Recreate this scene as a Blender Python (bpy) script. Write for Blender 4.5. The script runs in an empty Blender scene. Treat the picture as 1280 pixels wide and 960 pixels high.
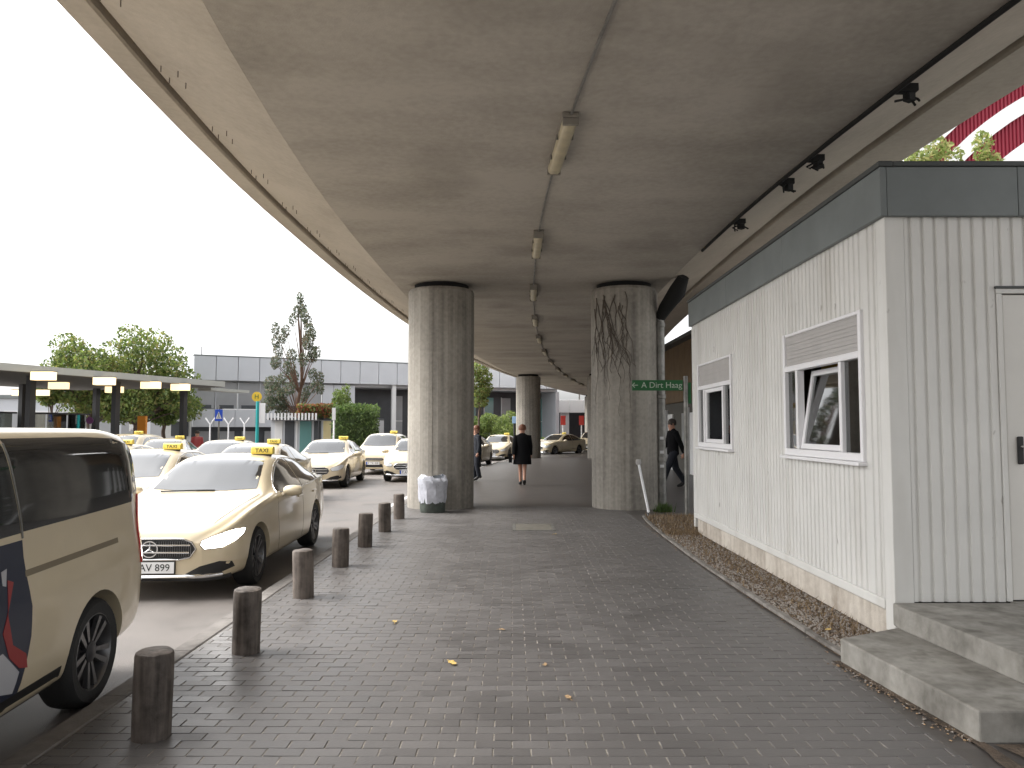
import bpy, bmesh, math, random
import numpy as np
from mathutils import Vector, Matrix, noise
from mathutils.bvhtree import BVHTree
from mathutils.geometry import delaunay_2d_cdt
R = math.radians
random.seed(7)
scene = bpy.context.scene
COL = scene.collection

# ------------------------------------------------------------------ camera
CAMH, PITCH, FPX = 1.7, math.atan(56 / 960.0), 960.0
cam_d = bpy.data.cameras.new('camera')
cam_d.sensor_width = 36.0
cam_d.lens = 36.0 * FPX / 1280.0
cam_d.clip_start = 0.05
cam_d.clip_end = 3000
cam = bpy.data.objects.new('camera', cam_d)
COL.objects.link(cam)
cam.location = (0, 0, CAMH)
cam.rotation_euler = (math.pi / 2 + PITCH, 0, 0)
scene.camera = cam
scene.render.resolution_x, scene.render.resolution_y = 1024, 768

# ------------------------------------------------------------------ sky and sun
SUN_EL, SUN_AZ = R(50), R(-86)          # azimuth from +Y towards +X
world = bpy.data.worlds.new('World')
scene.world = world
world.use_nodes = True
wn, wl = world.node_tree.nodes, world.node_tree.links
wn.clear()
w_out = wn.new('ShaderNodeOutputWorld')
w_bg = wn.new('ShaderNodeBackground')
w_sky = wn.new('ShaderNodeTexSky')
w_sky.sky_type = 'NISHITA'
w_sky.sun_disc = False
w_sky.sun_elevation = SUN_EL
w_sky.sun_rotation = SUN_AZ
w_sky.air_density = 1.0
w_sky.dust_density = 4.0
w_sky.ozone_density = 1.0
w_hs = wn.new('ShaderNodeHueSaturation')     # cloud cover: the blue goes, the brightness stays
w_hs.inputs['Saturation'].default_value = 0.10
wl.new(w_sky.outputs[0], w_hs.inputs['Color'])
wl.new(w_hs.outputs[0], w_bg.inputs['Color'])
w_bg.inputs['Strength'].default_value = 0.15
wl.new(w_bg.outputs[0], w_out.inputs['Surface'])
sun_d = bpy.data.lights.new('sun', 'SUN')
sun_d.energy = 1.5
sun_d.angle = R(35)
sun_d.color = (1.0, 0.965, 0.91)
sun = bpy.data.objects.new('sun', sun_d)
COL.objects.link(sun)
sd = Vector((math.sin(SUN_AZ) * math.cos(SUN_EL), math.cos(SUN_AZ) * math.cos(SUN_EL), math.sin(SUN_EL)))
sun.rotation_euler = sd.to_track_quat('Z', 'Y').to_euler()
sun.location = (0, 0, 60)
scene.view_settings.view_transform = 'Standard'
scene.view_settings.look = 'None'
scene.view_settings.gamma = 1.0
scene.view_settings.exposure = 1.52
scene.view_settings.use_curve_mapping = False
scene.render.engine = 'CYCLES'
scene.cycles.max_bounces = 8
scene.cycles.diffuse_bounces = 5
scene.cycles.use_denoising = True

# ------------------------------------------------------------------ helpers
_f = Vector((0, math.cos(PITCH), math.sin(PITCH)))
_u = Vector((0, -math.sin(PITCH), math.cos(PITCH)))
def ray(px, py):
    return _f * FPX + Vector((1, 0, 0)) * (px - 640) + _u * (480 - py)
def at_y(px, py, Y):
    d = ray(px, py)
    return Vector((0, 0, CAMH)) + d * (Y / d.y)
def at_z(px, py, z=0.0):
    d = ray(px, py)
    return Vector((0, 0, CAMH)) + d * ((z - CAMH) / d.z)

class MB:
    def __init__(s):
        s.v, s.f, s.m = [], [], []
    def add(s, vs, fs, mi=0):
        o = len(s.v)
        s.v += [tuple(v) for v in vs]
        s.f += [[i + o for i in f] for f in fs]
        s.m += [mi] * len(fs)
        return s
    def box(s, c, d, mi=0, rz=0, M=None):
        hx, hy, hz = d[0] / 2, d[1] / 2, d[2] / 2
        vs = [Vector((x, y, z)) for z in (-hz, hz) for x, y in ((-hx, -hy), (hx, -hy), (hx, hy), (-hx, hy))]
        if rz:
            q = Matrix.Rotation(rz, 3, 'Z')
            vs = [q @ v for v in vs]
        if M is not None:
            vs = [M @ v for v in vs]
        vs = [v + Vector(c) for v in vs]
        return s.add(vs, [[3, 2, 1, 0], [4, 5, 6, 7], [0, 1, 5, 4], [1, 2, 6, 5], [2, 3, 7, 6], [3, 0, 4, 7]], mi)
    def b2(s, a, b, mi=0):
        return s.box([(a[i] + b[i]) / 2 for i in range(3)], [abs(b[i] - a[i]) for i in range(3)], mi)
    def prism(s, pts, z0, z1, mi=0):
        n = len(pts)
        vs = [(p[0], p[1], z0) for p in pts] + [(p[0], p[1], z1) for p in pts]
        fs = [list(range(n))[::-1], list(range(n, 2 * n))] + [[i, (i + 1) % n, n + (i + 1) % n, n + i] for i in range(n)]
        return s.add(vs, fs, mi)
    def tube(s, path, r, n=8, mi=0, cap=True):
        path = [Vector(p) for p in path]
        rs = r if isinstance(r, (list, tuple)) else [r] * len(path)
        vs, fs = [], []
        up = None
        for i, p in enumerate(path):
            a = path[max(i - 1, 0)]; b = path[min(i + 1, len(path) - 1)]
            t = (b - a).normalized()
            if up is None:
                up = t.orthogonal().normalized()
            else:
                up = (up - t * up.dot(t))
                up = up.normalized() if up.length > 1e-6 else t.orthogonal().normalized()
            w = t.cross(up)
            for k in range(n):
                an = 2 * math.pi * k / n
                vs.append(p + (up * math.cos(an) + w * math.sin(an)) * rs[i])
        for i in range(len(path) - 1):
            for k in range(n):
                k2 = (k + 1) % n
                fs.append([i * n + k, i * n + k2, (i + 1) * n + k2, (i + 1) * n + k])
        if cap:
            fs.append(list(range(n))[::-1])
            fs.append([(len(path) - 1) * n + k for k in range(n)])
        return s.add(vs, fs, mi)
    def cyl(s, p0, p1, r, n=16, mi=0, r1=None):
        return s.tube([p0, p1], [r, r if r1 is None else r1], n, mi)
    def lathe(s, prof, n=24, M=None, mi=0, closed=False):
        M = M or Matrix.Identity(4)
        vs, fs = [], []
        m = len(prof)
        for k in range(n):
            a = 2 * math.pi * k / n
            for r, z in prof:
                vs.append(M @ Vector((r * math.cos(a), r * math.sin(a), z)))
        for k in range(n):
            k2 = (k + 1) % n
            for i in range(m if closed else m - 1):
                j = (i + 1) % m
                fs.append([k * m + i, k2 * m + i, k2 * m + j, k * m + j])
        if not closed:
            if prof[0][0] > 1e-5: fs.append([k * m for k in range(n)][::-1])
            if prof[-1][0] > 1e-5: fs.append([k * m + m - 1 for k in range(n)])
        return s.add(vs, fs, mi)
    def mesh(s, name, mats, smooth=None, bevel=0, fix=True):
        me = bpy.data.meshes.new(name)
        me.from_pydata(s.v, [], s.f)
        for m in (mats if isinstance(mats, (list, tuple)) else [mats]):
            me.materials.append(m)
        me.polygons.foreach_set('material_index', s.m)
        if bevel or fix:
            bm = bmesh.new(); bm.from_mesh(me)
            if fix: bmesh.ops.recalc_face_normals(bm, faces=bm.faces)
            if bevel:
                ed = [e for e in bm.edges if len(e.link_faces) == 2 and e.calc_face_angle(0) > 0.5]
                bmesh.ops.bevel(bm, geom=ed, offset=bevel, segments=2, affect='EDGES', profile=0.5, clamp_overlap=True)
            bm.to_mesh(me); bm.free()
        if smooth is not None:
            me.polygons.foreach_set('use_smooth', [True] * len(me.polygons))
            if smooth < 179: me.set_sharp_from_angle(angle=R(smooth))
        me.update()
        return me
    def build(s, name, mats, parent=None, smooth=None, bevel=0, fix=True):
        return link(name, s.mesh(name, mats, smooth, bevel, fix), parent)

def link(name, me, parent=None, loc=None, rz=0):
    o = bpy.data.objects.new(name, me)
    COL.objects.link(o)
    if parent is not None: o.parent = parent
    if loc is not None: o.location = loc
    if rz: o.rotation_euler = (0, 0, rz)
    return o
def tag(o, label=None, cat=None, group=None, kind=None):
    for k, v in (('label', label), ('category', cat), ('group', group), ('kind', kind)):
        if v: o[k] = v
    return o
def thing(name, label, cat, loc=(0, 0, 0), rz=0, group=None):
    return tag(link(name, None, None, loc, rz), label, cat, group)
def struct(o):
    o['kind'] = 'structure'
    return o
def copy_tree(o, parent=None):
    c = o.copy(); COL.objects.link(c)
    if parent is not None:
        c.parent = parent
    for ch in [x for x in ALLCH.get(o.name, [])]:
        copy_tree(ch, c)
    return c
ALLCH = {}
def index_children():
    ALLCH.clear()
    for o in bpy.data.objects:
        if o.parent: ALLCH.setdefault(o.parent.name, []).append(o)
def eval_mesh(o, name):
    dg = bpy.context.evaluated_depsgraph_get()
    dg.update()
    me = bpy.data.meshes.new_from_object(o.evaluated_get(dg))
    me.name = name
    return me
def text_mesh(body, size, mat, extrude=0.002, name='lettering'):
    c = bpy.data.curves.new(name, 'FONT')
    c.body = body; c.size = size; c.extrude = extrude; c.align_x = 'CENTER'; c.align_y = 'CENTER'
    c.resolution_u = 3
    o = bpy.data.objects.new('tmp', c); COL.objects.link(o)
    me = eval_mesh(o, name)
    bpy.data.objects.remove(o)
    me.materials.clear(); me.materials.append(mat)
    return me

# ------------------------------------------------------------------ materials
def new_mat(name):
    m = bpy.data.materials.new(name); m.use_nodes = True
    return m, m.node_tree.nodes, m.node_tree.links, m.node_tree.nodes['Principled BSDF']
def mat(name, col, rough=0.6, metal=0.0, var=0.0, scale=4.0, bump=0.0, bscale=40.0, coat=0.0, spec=0.5, col2=None,
        emit=0.0, stretch=None, coords='Object', rvar=0.0, detail=6):
    m, n, l, p = new_mat(name)
    p.inputs['Base Color'].default_value = (*col, 1)
    p.inputs['Roughness'].default_value = rough
    p.inputs['Metallic'].default_value = metal
    p.inputs['Specular IOR Level'].default_value = spec
    p.inputs['Coat Weight'].default_value = coat
    p.inputs['Coat Roughness'].default_value = 0.06
    if emit:
        p.inputs['Emission Color'].default_value = (*col, 1)
        p.inputs['Emission Strength'].default_value = emit
    if var or bump or col2 or rvar:
        tc = n.new('ShaderNodeTexCoord')
        vec = tc.outputs[coords]
        if coords == 'World':
            pass
        if stretch:
            mp = n.new('ShaderNodeMapping'); mp.inputs['Scale'].default_value = stretch
            l.new(vec, mp.inputs['Vector']); vec = mp.outputs[0]
        if var or col2 or rvar:
            t = n.new('ShaderNodeTexNoise'); t.inputs['Scale'].default_value = scale
            t.inputs['Detail'].default_value = detail; t.inputs['Roughness'].default_value = 0.62
            l.new(vec, t.inputs['Vector'])
            rp = n.new('ShaderNodeValToRGB')
            rp.color_ramp.elements[0].position = 0.32; rp.color_ramp.elements[1].position = 0.68
            c2 = col2 or tuple(min(1, c * (1 + var)) for c in col)
            c1 = col if col2 else tuple(c * (1 - var) for c in col)
            rp.color_ramp.elements[0].color = (*c1, 1); rp.color_ramp.elements[1].color = (*c2, 1)
            l.new(t.outputs['Fac'], rp.inputs[0]); l.new(rp.outputs[0], p.inputs['Base Color'])
            if rvar:
                mr = n.new('ShaderNodeMapRange'); mr.inputs['From Min'].default_value = 0.3; mr.inputs['From Max'].default_value = 0.7
                mr.inputs['To Min'].default_value = rough - rvar; mr.inputs['To Max'].default_value = rough + rvar
                l.new(t.outputs['Fac'], mr.inputs[0]); l.new(mr.outputs[0], p.inputs['Roughness'])
        if bump:
            t2 = n.new('ShaderNodeTexNoise'); t2.inputs['Scale'].default_value = bscale; t2.inputs['Detail'].default_value = 4
            l.new(vec, t2.inputs['Vector'])
            b = n.new('ShaderNodeBump'); b.inputs['Strength'].default_value = bump; b.inputs['Distance'].default_value = 0.02
            l.new(t2.outputs['Fac'], b.inputs['Height']); l.new(b.outputs[0], p.inputs['Normal'])
    return m
def concrete(name, base, dark, streak=(1, 1, 0.12), scale=1.1, blotch=0.35, rough=0.85, bscale=60, boards=None):
    """two scales of staining: broad blotches and long weather streaks, fine pores in the relief"""
    m, n, l, p = new_mat(name)
    g = n.new('ShaderNodeNewGeometry')
    t1 = n.new('ShaderNodeTexNoise'); t1.inputs['Scale'].default_value = blotch; t1.inputs['Detail'].default_value = 8; t1.inputs['Roughness'].default_value = .68
    l.new(g.outputs['Position'], t1.inputs['Vector'])
    mp = n.new('ShaderNodeMapping'); mp.inputs['Scale'].default_value = streak
    l.new(g.outputs['Position'], mp.inputs['Vector'])
    t2 = n.new('ShaderNodeTexNoise'); t2.inputs['Scale'].default_value = scale; t2.inputs['Detail'].default_value = 6
    l.new(mp.outputs[0], t2.inputs['Vector'])
    t3 = n.new('ShaderNodeTexNoise'); t3.inputs['Scale'].default_value = 14; t3.inputs['Detail'].default_value = 5
    l.new(g.outputs['Position'], t3.inputs['Vector'])
    a1 = n.new('ShaderNodeMath'); a1.operation = 'ADD'; l.new(t1.outputs['Fac'], a1.inputs[0]); l.new(t2.outputs['Fac'], a1.inputs[1])
    a2 = n.new('ShaderNodeMath'); a2.operation = 'MULTIPLY_ADD'; a2.inputs[1].default_value = 0.5
    l.new(t3.outputs['Fac'], a2.inputs[0]); l.new(a1.outputs[0], a2.inputs[2])
    rp = n.new('ShaderNodeValToRGB')
    mr = n.new('ShaderNodeMapRange'); mr.inputs['From Min'].default_value = 0.85; mr.inputs['From Max'].default_value = 1.65
    l.new(a2.outputs[0], mr.inputs[0]); l.new(mr.outputs[0], rp.inputs[0])
    rp.color_ramp.elements[0].color = (*dark, 1); rp.color_ramp.elements[0].position = 0.1
    rp.color_ramp.elements[1].color = (*base, 1); rp.color_ramp.elements[1].position = 0.75
    l.new(rp.outputs[0], p.inputs['Base Color'])
    p.inputs['Roughness'].default_value = rough
    p.inputs['Specular IOR Level'].default_value = 0.3
    b = n.new('ShaderNodeBump'); b.inputs['Strength'].default_value = 0.25; b.inputs['Distance'].default_value = 0.01
    t4 = n.new('ShaderNodeTexNoise'); t4.inputs['Scale'].default_value = bscale; t4.inputs['Detail'].default_value = 3
    l.new(g.outputs['Position'], t4.inputs['Vector']); l.new(t4.outputs['Fac'], b.inputs['Height'])
    l.new(b.outputs[0], p.inputs['Normal'])
    return m

M = {}
M['soffit'] = concrete('soffit_concrete', (.43, .395, .35), (.285, .26, .228), streak=(.5, 1, 1), blotch=.33)
M['cantilever'] = concrete('cantilever_concrete', (.47, .42, .355), (.34, .30, .25), streak=(1, .3, 1), blotch=.4)
M['column'] = concrete('column_concrete', (.34, .315, .275), (.16, .147, .13), streak=(5, 5, .10), scale=1.6, blotch=.5)
M['step'] = concrete('step_concrete', (.33, .315, .285), (.145, .136, .12), streak=(2, 2, .5), scale=2.5, blotch=1.2)
M['plinth'] = concrete('plinth_concrete', (.62, .57, .5), (.35, .30, .25), streak=(1, 3, .4), scale=2.5, blotch=1.2)
M['kerb'] = concrete('kerb_stone', (.22, .205, .192), (.11, .10, .094), scale=2, blotch=1.5)
M['bollard'] = concrete('bollard_stone', (.155, .13, .112), (.035, .028, .024), streak=(9, 9, .6), scale=3.0, blotch=2.5, rough=.6)
M['edging'] = concrete('edging_stone', (.24, .225, .205), (.10, .09, .08), scale=3, blotch=3)
M['bounce_ground'] = concrete('bounce_concrete', (.45, .44, .41), (.33, .32, .30))  # kept pale so it throws light upwards
M['asphalt'] = mat('asphalt', (.15, .135, .125), .55, var=.28, scale=.6, bump=.3, bscale=120, rvar=.12)
M['soil'] = mat('soil', (.09, .065, .045), .9, var=.5, scale=5, bump=.8, bscale=40)
M['black'] = mat('black_plastic', (.012, .012, .012), .55)
M['soot'] = mat('black_rubber_bearing', (.008, .008, .008), .9)
M['rubber'] = mat('tyre_rubber', (.018, .018, .018), .75, bump=.1, bscale=60)
M['paint'] = mat('ivory_paint', (.62, .525, .365), .32, coat=1.0, var=.03, scale=3)
M['railshade'] = mat('door_rail_shadow_gap', (.20, .165, .11), .6)  # shade of the sliding door groove, painted as a dark beige strip
M['chrome'] = mat('chrome', (.72, .72, .72), .16, metal=1.0)
M['alloy'] = mat('alloy', (.20, .20, .205), .35, metal=.85)
M['darkalloy'] = mat('dark_alloy', (.05, .05, .055), .4, metal=.6)
M['white'] = mat('white_plastic', (.78, .78, .79), .4)
M['plate'] = mat('plate_white', (.8, .8, .8), .45)
M['eu'] = mat('plate_blue', (.02, .08, .45), .45)
M['ink'] = mat('black_print', (.015, .015, .015), .6)
M['taxiyellow'] = mat('taxi_sign_yellow', (.80, .62, .10), .4)
M['red'] = mat('red_lens', (.55, .02, .03), .25, coat=.6)
M['lens'] = mat('clear_lens', (.75, .77, .8), .12, coat=1)
M['lit'] = mat('lit_headlamp', (1, .98, .94), .3, emit=7)
M['navy'] = mat('navy_wrap', (.012, .018, .04), .4, coat=.3)
M['adred'] = mat('wrap_red', (.28, .03, .03), .4)
M['adwhite'] = mat('wrap_white', (.42, .42, .44), .4)
M['cladding'] = mat('cream_sheet_metal', (.68, .67, .64), .42, var=.05, scale=1.6)
def add_marks(m, scale, lo, hi, col, amount, stretch=(1, 1, 1)):
    """sparse scuffs and stains of their own shape over a material's colour"""
    n, l = m.node_tree.nodes, m.node_tree.links; p = n['Principled BSDF']; src = p.inputs['Base Color'].links[0].from_socket
    g = n.new('ShaderNodeNewGeometry'); mp = n.new('ShaderNodeMapping'); mp.inputs['Scale'].default_value = stretch
    l.new(g.outputs['Position'], mp.inputs['Vector'])
    t = n.new('ShaderNodeTexNoise'); t.inputs['Scale'].default_value = scale; t.inputs['Detail'].default_value = 5; l.new(mp.outputs[0], t.inputs['Vector'])
    mr = n.new('ShaderNodeMapRange'); mr.inputs['From Min'].default_value = lo; mr.inputs['From Max'].default_value = hi; mr.inputs['To Max'].default_value = amount
    l.new(t.outputs['Fac'], mr.inputs[0])
    mx = n.new('ShaderNodeMixRGB'); mx.inputs[2].default_value = (*col, 1); l.new(mr.outputs[0], mx.inputs[0]); l.new(src, mx.inputs[1]); l.new(mx.outputs[0], p.inputs['Base Color'])
add_marks(M['cladding'], 9, .70, .76, (.16, .13, .10), .7, (1, 1, .45))
add_marks(M['cladding'], 1.3, .50, .75, (.46, .435, .385), .4, (2.5, 2.5, .35))
add_marks(M['asphalt'], .9, .58, .70, (.06, .055, .05), .6)
add_marks(M['soffit'], .55, .58, .74, (.17, .152, .133), .45, (1, .6, 1))
add_marks(M['step'], 5, .60, .72, (.10, .095, .08), .6, (1, 1, .5))
M['fascia'] = mat('grey_sheet_metal', (.155, .172, .172), .5, var=.12, scale=1.5)
M['fasciacap'] = mat('dark_grey_cap', (.05, .055, .055), .5)
M['upvc'] = mat('white_window_frame', (.80, .79, .80), .35)
M['shutter'] = mat('grey_shutter', (.42, .40, .385), .55, var=.06, scale=3)
M['curtain'] = mat('ochre_curtain', (.45, .27, .06), .9)
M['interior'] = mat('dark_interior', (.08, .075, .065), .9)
M['door'] = mat('cream_door', (.65, .63, .59), .4, var=.04, scale=2)
M['steelpipe'] = mat('galvanised_pipe', (.22, .215, .2), .5, metal=.6, var=.35, scale=5)
M['lampglass'] = mat('yellowed_diffuser', (.46, .40, .27), .3, var=.15, scale=6)
M['lampbody'] = mat('grey_lamp_housing', (.22, .2, .17), .6)
M['green'] = mat('green_sign', (.018, .115, .036), .45, var=.15, scale=6)
M['signtext'] = mat('sign_white', (.45, .52, .43), .5)
M['bag'] = mat('clear_bag', (.46, .47, .52), .25, var=.15, scale=9, spec=.8)
M['bin'] = mat('dark_bin', (.05, .06, .05), .6, var=.4, scale=8)
M['brown'] = mat('brown_cladding', (.115, .07, .03), .7, var=.2, scale=2)
M['vine'] = mat('dead_vine', (.11, .09, .072), .9)
M['coat'] = mat('black_coat', (.006, .006, .007), .95, spec=.15)
M['suit'] = mat('dark_suit', (.008, .010, .016), .9)
M['skin'] = mat('skin', (.42, .22, .15), .55)
M['hair'] = mat('auburn_hair', (.16, .06, .03), .6)
M['hairdark'] = mat('dark_hair', (.025, .017, .012), .6)
M['shoe'] = mat('black_shoe', (.012, .011, .011), .4)
M['bark'] = mat('bark', (.10, .07, .055), .9, var=.4, scale=6, stretch=(1, 1, .3), bump=.6, bscale=12)
M['pinebark'] = mat('pine_bark', (.13, .075, .05), .9, var=.4, scale=6, stretch=(1, 1, .3))
for nm, c in (('leaf_a', (.155, .20, .05)), ('leaf_b', (.11, .155, .04)), ('leaf_c', (.20, .19, .06)), ('leaf_d', (.065, .10, .03)),
              ('needle_a', (.07, .10, .06)), ('needle_b', (.11, .13, .085)), ('needle_c', (.14, .12, .08)),
              ('ivy_a', (.07, .12, .03)), ('ivy_b', (.12, .17, .05)), ('hedge_red', (.24, .07, .035)), ('hedge_olive', (.15, .14, .04)),
              ('weed_a', (.22, .27, .09)), ('weed_b', (.36, .35, .14)), ('dry_a', (.24, .165, .085)), ('dry_b', (.15, .10, .055)),
              ('leaf_yellow', (.55, .38, .12)), ('leaf_tan', (.33, .22, .12))):
    m_ = mat(nm, c, .65)
    if not nm.startswith(('dry', 'leaf_yellow', 'leaf_tan')):      # thin leaves let daylight through
        n_, l_ = m_.node_tree.nodes, m_.node_tree.links
        t_ = n_.new('ShaderNodeBsdfTranslucent'); t_.inputs['Color'].default_value = (*(min(1, q * 1.5) for q in c), 1)
        x_ = n_.new('ShaderNodeMixShader'); x_.inputs[0].default_value = .45
        l_.new(n_['Principled BSDF'].outputs[0], x_.inputs[1]); l_.new(t_.outputs[0], x_.inputs[2]); l_.new(x_.outputs[0], n_['Material Output'].inputs['Surface'])
    M[nm] = m_
M['wallgrey'] = mat('grey_metal_panel', (.49, .505, .535), .5, var=.04, scale=.5)
M['wallgrey2'] = mat('grey_glass_panel', (.27, .275, .285), .3, var=.12, scale=.4)
M['wallwhite'] = mat('pale_wall', (.62, .62, .62), .7, var=.06, scale=.5)
M['darkrecess'] = mat('dark_panel_and_shade', (.045, .05, .057), .5, var=.2, scale=.5)  # dark panels, and the shade painted on the terminal's ground floor
M['tealglass'] = mat('teal_glass', (.12, .26, .25), .12, spec=.8)
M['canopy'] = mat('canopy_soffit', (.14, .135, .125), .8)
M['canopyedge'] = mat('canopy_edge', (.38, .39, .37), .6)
M['post'] = mat('dark_post', (.02, .02, .024), .5)
M['lampwarm'] = mat('warm_lamp', (1.0, .76, .42), .5, emit=.6)
M['orange'] = mat('orange_panel', (.75, .28, .02), .5)
M['blue'] = mat('blue_sign', (.03, .10, .62), .45)
M['teal'] = mat('teal_pole', (.02, .36, .36), .45)
M['yellowsign'] = mat('yellow_sign', (.62, .42, .03), .5)
M['purple'] = mat('purple_sign', (.16, .03, .16), .5)
M['skyblue'] = mat('pale_blue_panel', (.32, .50, .75), .5)
M['cream'] = mat('cream_panel', (.62, .52, .28), .6)
M['redwall'] = mat('red_corrugated', (.23, .012, .03), .5)
M['whiteband'] = mat('white_band', (.8, .8, .8), .5)
M['redsign'] = mat('red_sign', (.5, .05, .04), .5)
M['gravel_a'] = mat('gravel_grey', (.30, .27, .24), .9)
M['gravel_b'] = mat('gravel_brown', (.17, .125, .09), .9)
M['manhole'] = mat('manhole_plate', (.13, .12, .10), .6, var=.3, scale=9)

def glass_mat(name, tint, refl=0.0, alpha=0.25):
    m, n, l, p = new_mat(name)
    out = n['Material Output']; n.remove(p)
    gl = n.new('ShaderNodeBsdfGlossy'); gl.inputs['Roughness'].default_value = 0.03
    tr = n.new('ShaderNodeBsdfTransparent'); tr.inputs['Color'].default_value = (*tint, 1)
    fr = n.new('ShaderNodeFresnel'); fr.inputs['IOR'].default_value = 1.55
    ad = n.new('ShaderNodeMath'); ad.operation = 'ADD'; ad.use_clamp = True; ad.inputs[1].default_value = refl
    mx = n.new('ShaderNodeMixShader')
    l.new(fr.outputs[0], ad.inputs[0]); l.new(ad.outputs[0], mx.inputs[0]); l.new(tr.outputs[0], mx.inputs[1]); l.new(gl.outputs[0], mx.inputs[2])
    l.new(mx.outputs[0], out.inputs['Surface'])
    return m
M['pane'] = glass_mat('window_glass', (.45, .48, .46), .17)
M['carglass'] = mat('car_glass', (.014, .016, .018), .04, spec=1.0, coat=1.0)

# bricks: colour by a per-brick value stored on the mesh
def brick_material():
    m, n, l, p = new_mat('paving_brick')
    at = n.new('ShaderNodeAttribute'); at.attribute_name = 'tint'
    g = n.new('ShaderNodeNewGeometry')
    t = n.new('ShaderNodeTexNoise'); t.inputs['Scale'].default_value = .9; t.inputs['Detail'].default_value = 7; t.inputs['Roughness'].default_value = .65
    l.new(g.outputs['Position'], t.inputs['Vector'])
    ad = n.new('ShaderNodeMath'); ad.operation = 'MULTIPLY_ADD'; ad.inputs[1].default_value = .38
    l.new(at.outputs['Fac'], ad.inputs[0]); l.new(t.outputs['Fac'], ad.inputs[2])
    rp = n.new('ShaderNodeValToRGB')
    e = rp.color_ramp.elements
    e[0].position = .30; e[0].color = (.080, .075, .073, 1)
    e[1].position = .98; e[1].color = (.124, .116, .112, 1)
    l.new(ad.outputs[0], rp.inputs[0]); l.new(rp.outputs[0], p.inputs['Base Color'])
    mr = n.new('ShaderNodeMapRange'); mr.inputs['To Min'].default_value = .24; mr.inputs['To Max'].default_value = .55
    l.new(ad.outputs[0], mr.inputs[0]); l.new(mr.outputs[0], p.inputs['Roughness'])
    b = n.new('ShaderNodeBump'); b.inputs['Strength'].default_value = .22; b.inputs['Distance'].default_value = .006
    t2 = n.new('ShaderNodeTexNoise'); t2.inputs['Scale'].default_value = 55; t2.inputs['Detail'].default_value = 4
    l.new(g.outputs['Position'], t2.inputs['Vector']); l.new(t2.outputs['Fac'], b.inputs['Height']); l.new(b.outputs[0], p.inputs['Normal'])
    p.inputs['Specular IOR Level'].default_value = .5
    return m
M['brick'] = brick_material()
def brick_far():
    m, n, l, p = new_mat('paving_far')
    g = n.new('ShaderNodeNewGeometry')
    bt = n.new('ShaderNodeTexBrick')
    bt.inputs['Scale'].default_value = 1.0; bt.inputs['Brick Width'].default_value = .2; bt.inputs['Row Height'].default_value = .1
    bt.inputs['Mortar Size'].default_value = .004; bt.inputs['Color1'].default_value = (.058, .052, .049, 1); bt.inputs['Color2'].default_value = (.084, .076, .072, 1)
    bt.inputs['Mortar'].default_value = (.07, .06, .05, 1)
    l.new(g.outputs['Position'], bt.inputs['Vector']); l.new(bt.outputs['Color'], p.inputs['Base Color'])
    p.inputs['Roughness'].default_value = .38
    return m
M['brickfar'] = brick_far()
M['joint'] = mat('sand_joint', (.20, .18, .155), .9, var=.6, scale=14)

# ------------------------------------------------------------------ the curve that bridge, kerb and road follow
RAD, T0, RBACK = 196.0, 12.5, 75.0
def path(t, l=0.0, z=0.0):
    if t <= T0: return Vector((l, t, z))
    a = (t - T0) / RAD
    return Vector((RAD * (1 - math.cos(a)) + l * math.cos(a), T0 + RAD * math.sin(a) - l * math.sin(a), z))
def dpath(t, l=0.0, z=0.0):                 # the bridge keeps bending on the near side too, while the kerb runs straight
    if t >= T0: return path(t, l, z)
    a = (t - T0) / RBACK
    return Vector((RBACK * (1 - math.cos(a)) + l * math.cos(a), T0 + RBACK * math.sin(a) - l * math.sin(a), z))
def dang(t):
    return (t - T0) / (RAD if t > T0 else RBACK)
def ts(t0, t1, step):
    n = max(1, int(round((t1 - t0) / step)))
    return [t0 + (t1 - t0) * i / n for i in range(n + 1)]
def sweep(mb, prof, tt, mi=0, closed=True, fn=None):
    m = len(prof); vs, fs = [], []
    for t in tt:
        vs += [(fn or path)(t, l, z) for l, z in prof]
    for i in range(len(tt) - 1):
        for k in range(m if closed else m - 1):
            k2 = (k + 1) % m
            fs.append([i * m + k, i * m + k2, (i + 1) * m + k2, (i + 1) * m + k])
    if closed:
        fs.append(list(range(m))[::-1]); fs.append([(len(tt) - 1) * m + k for k in range(m)])
    return mb.add(vs, fs, mi)

# ------------------------------------------------------------------ ground, road, pavement
ROADZ = -0.10
mb = MB(); mb.add([(-900, -300, ROADZ - .006), (900, -300, ROADZ - .006), (900, 1500, ROADZ - .006), (-900, 1500, ROADZ - .006)], [[0, 1, 2, 3]])
struct(mb.build('ground', M['asphalt'], fix=False))
mb = MB(); sweep(mb, [(-16, ROADZ), (-2.62, ROADZ)], ts(-15, 110, 2.5), closed=False)
struct(mb.build('road', M['asphalt'], fix=False))
BR0, BR1 = 2.2, 17.0
pav = MB()
sweep(pav, [(-2.45, -.0035), (2.34, -.0035)], ts(BR0, BR1, 1.0), 0, False)
sweep(pav, [(2.34, -.004), (9.0, -.004)], ts(-15, BR1, 1.0), 1, False)
sweep(pav, [(-2.45, 0), (2.34, 0)], ts(-15, BR0, 1.0), 1, False)
sweep(pav, [(-2.45, 0), (9.0, 0)], ts(BR1, 110, 2.0), 1, False)
pavement = struct(pav.build('pavement', [M['joint'], M['brickfar']], fix=False))
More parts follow.
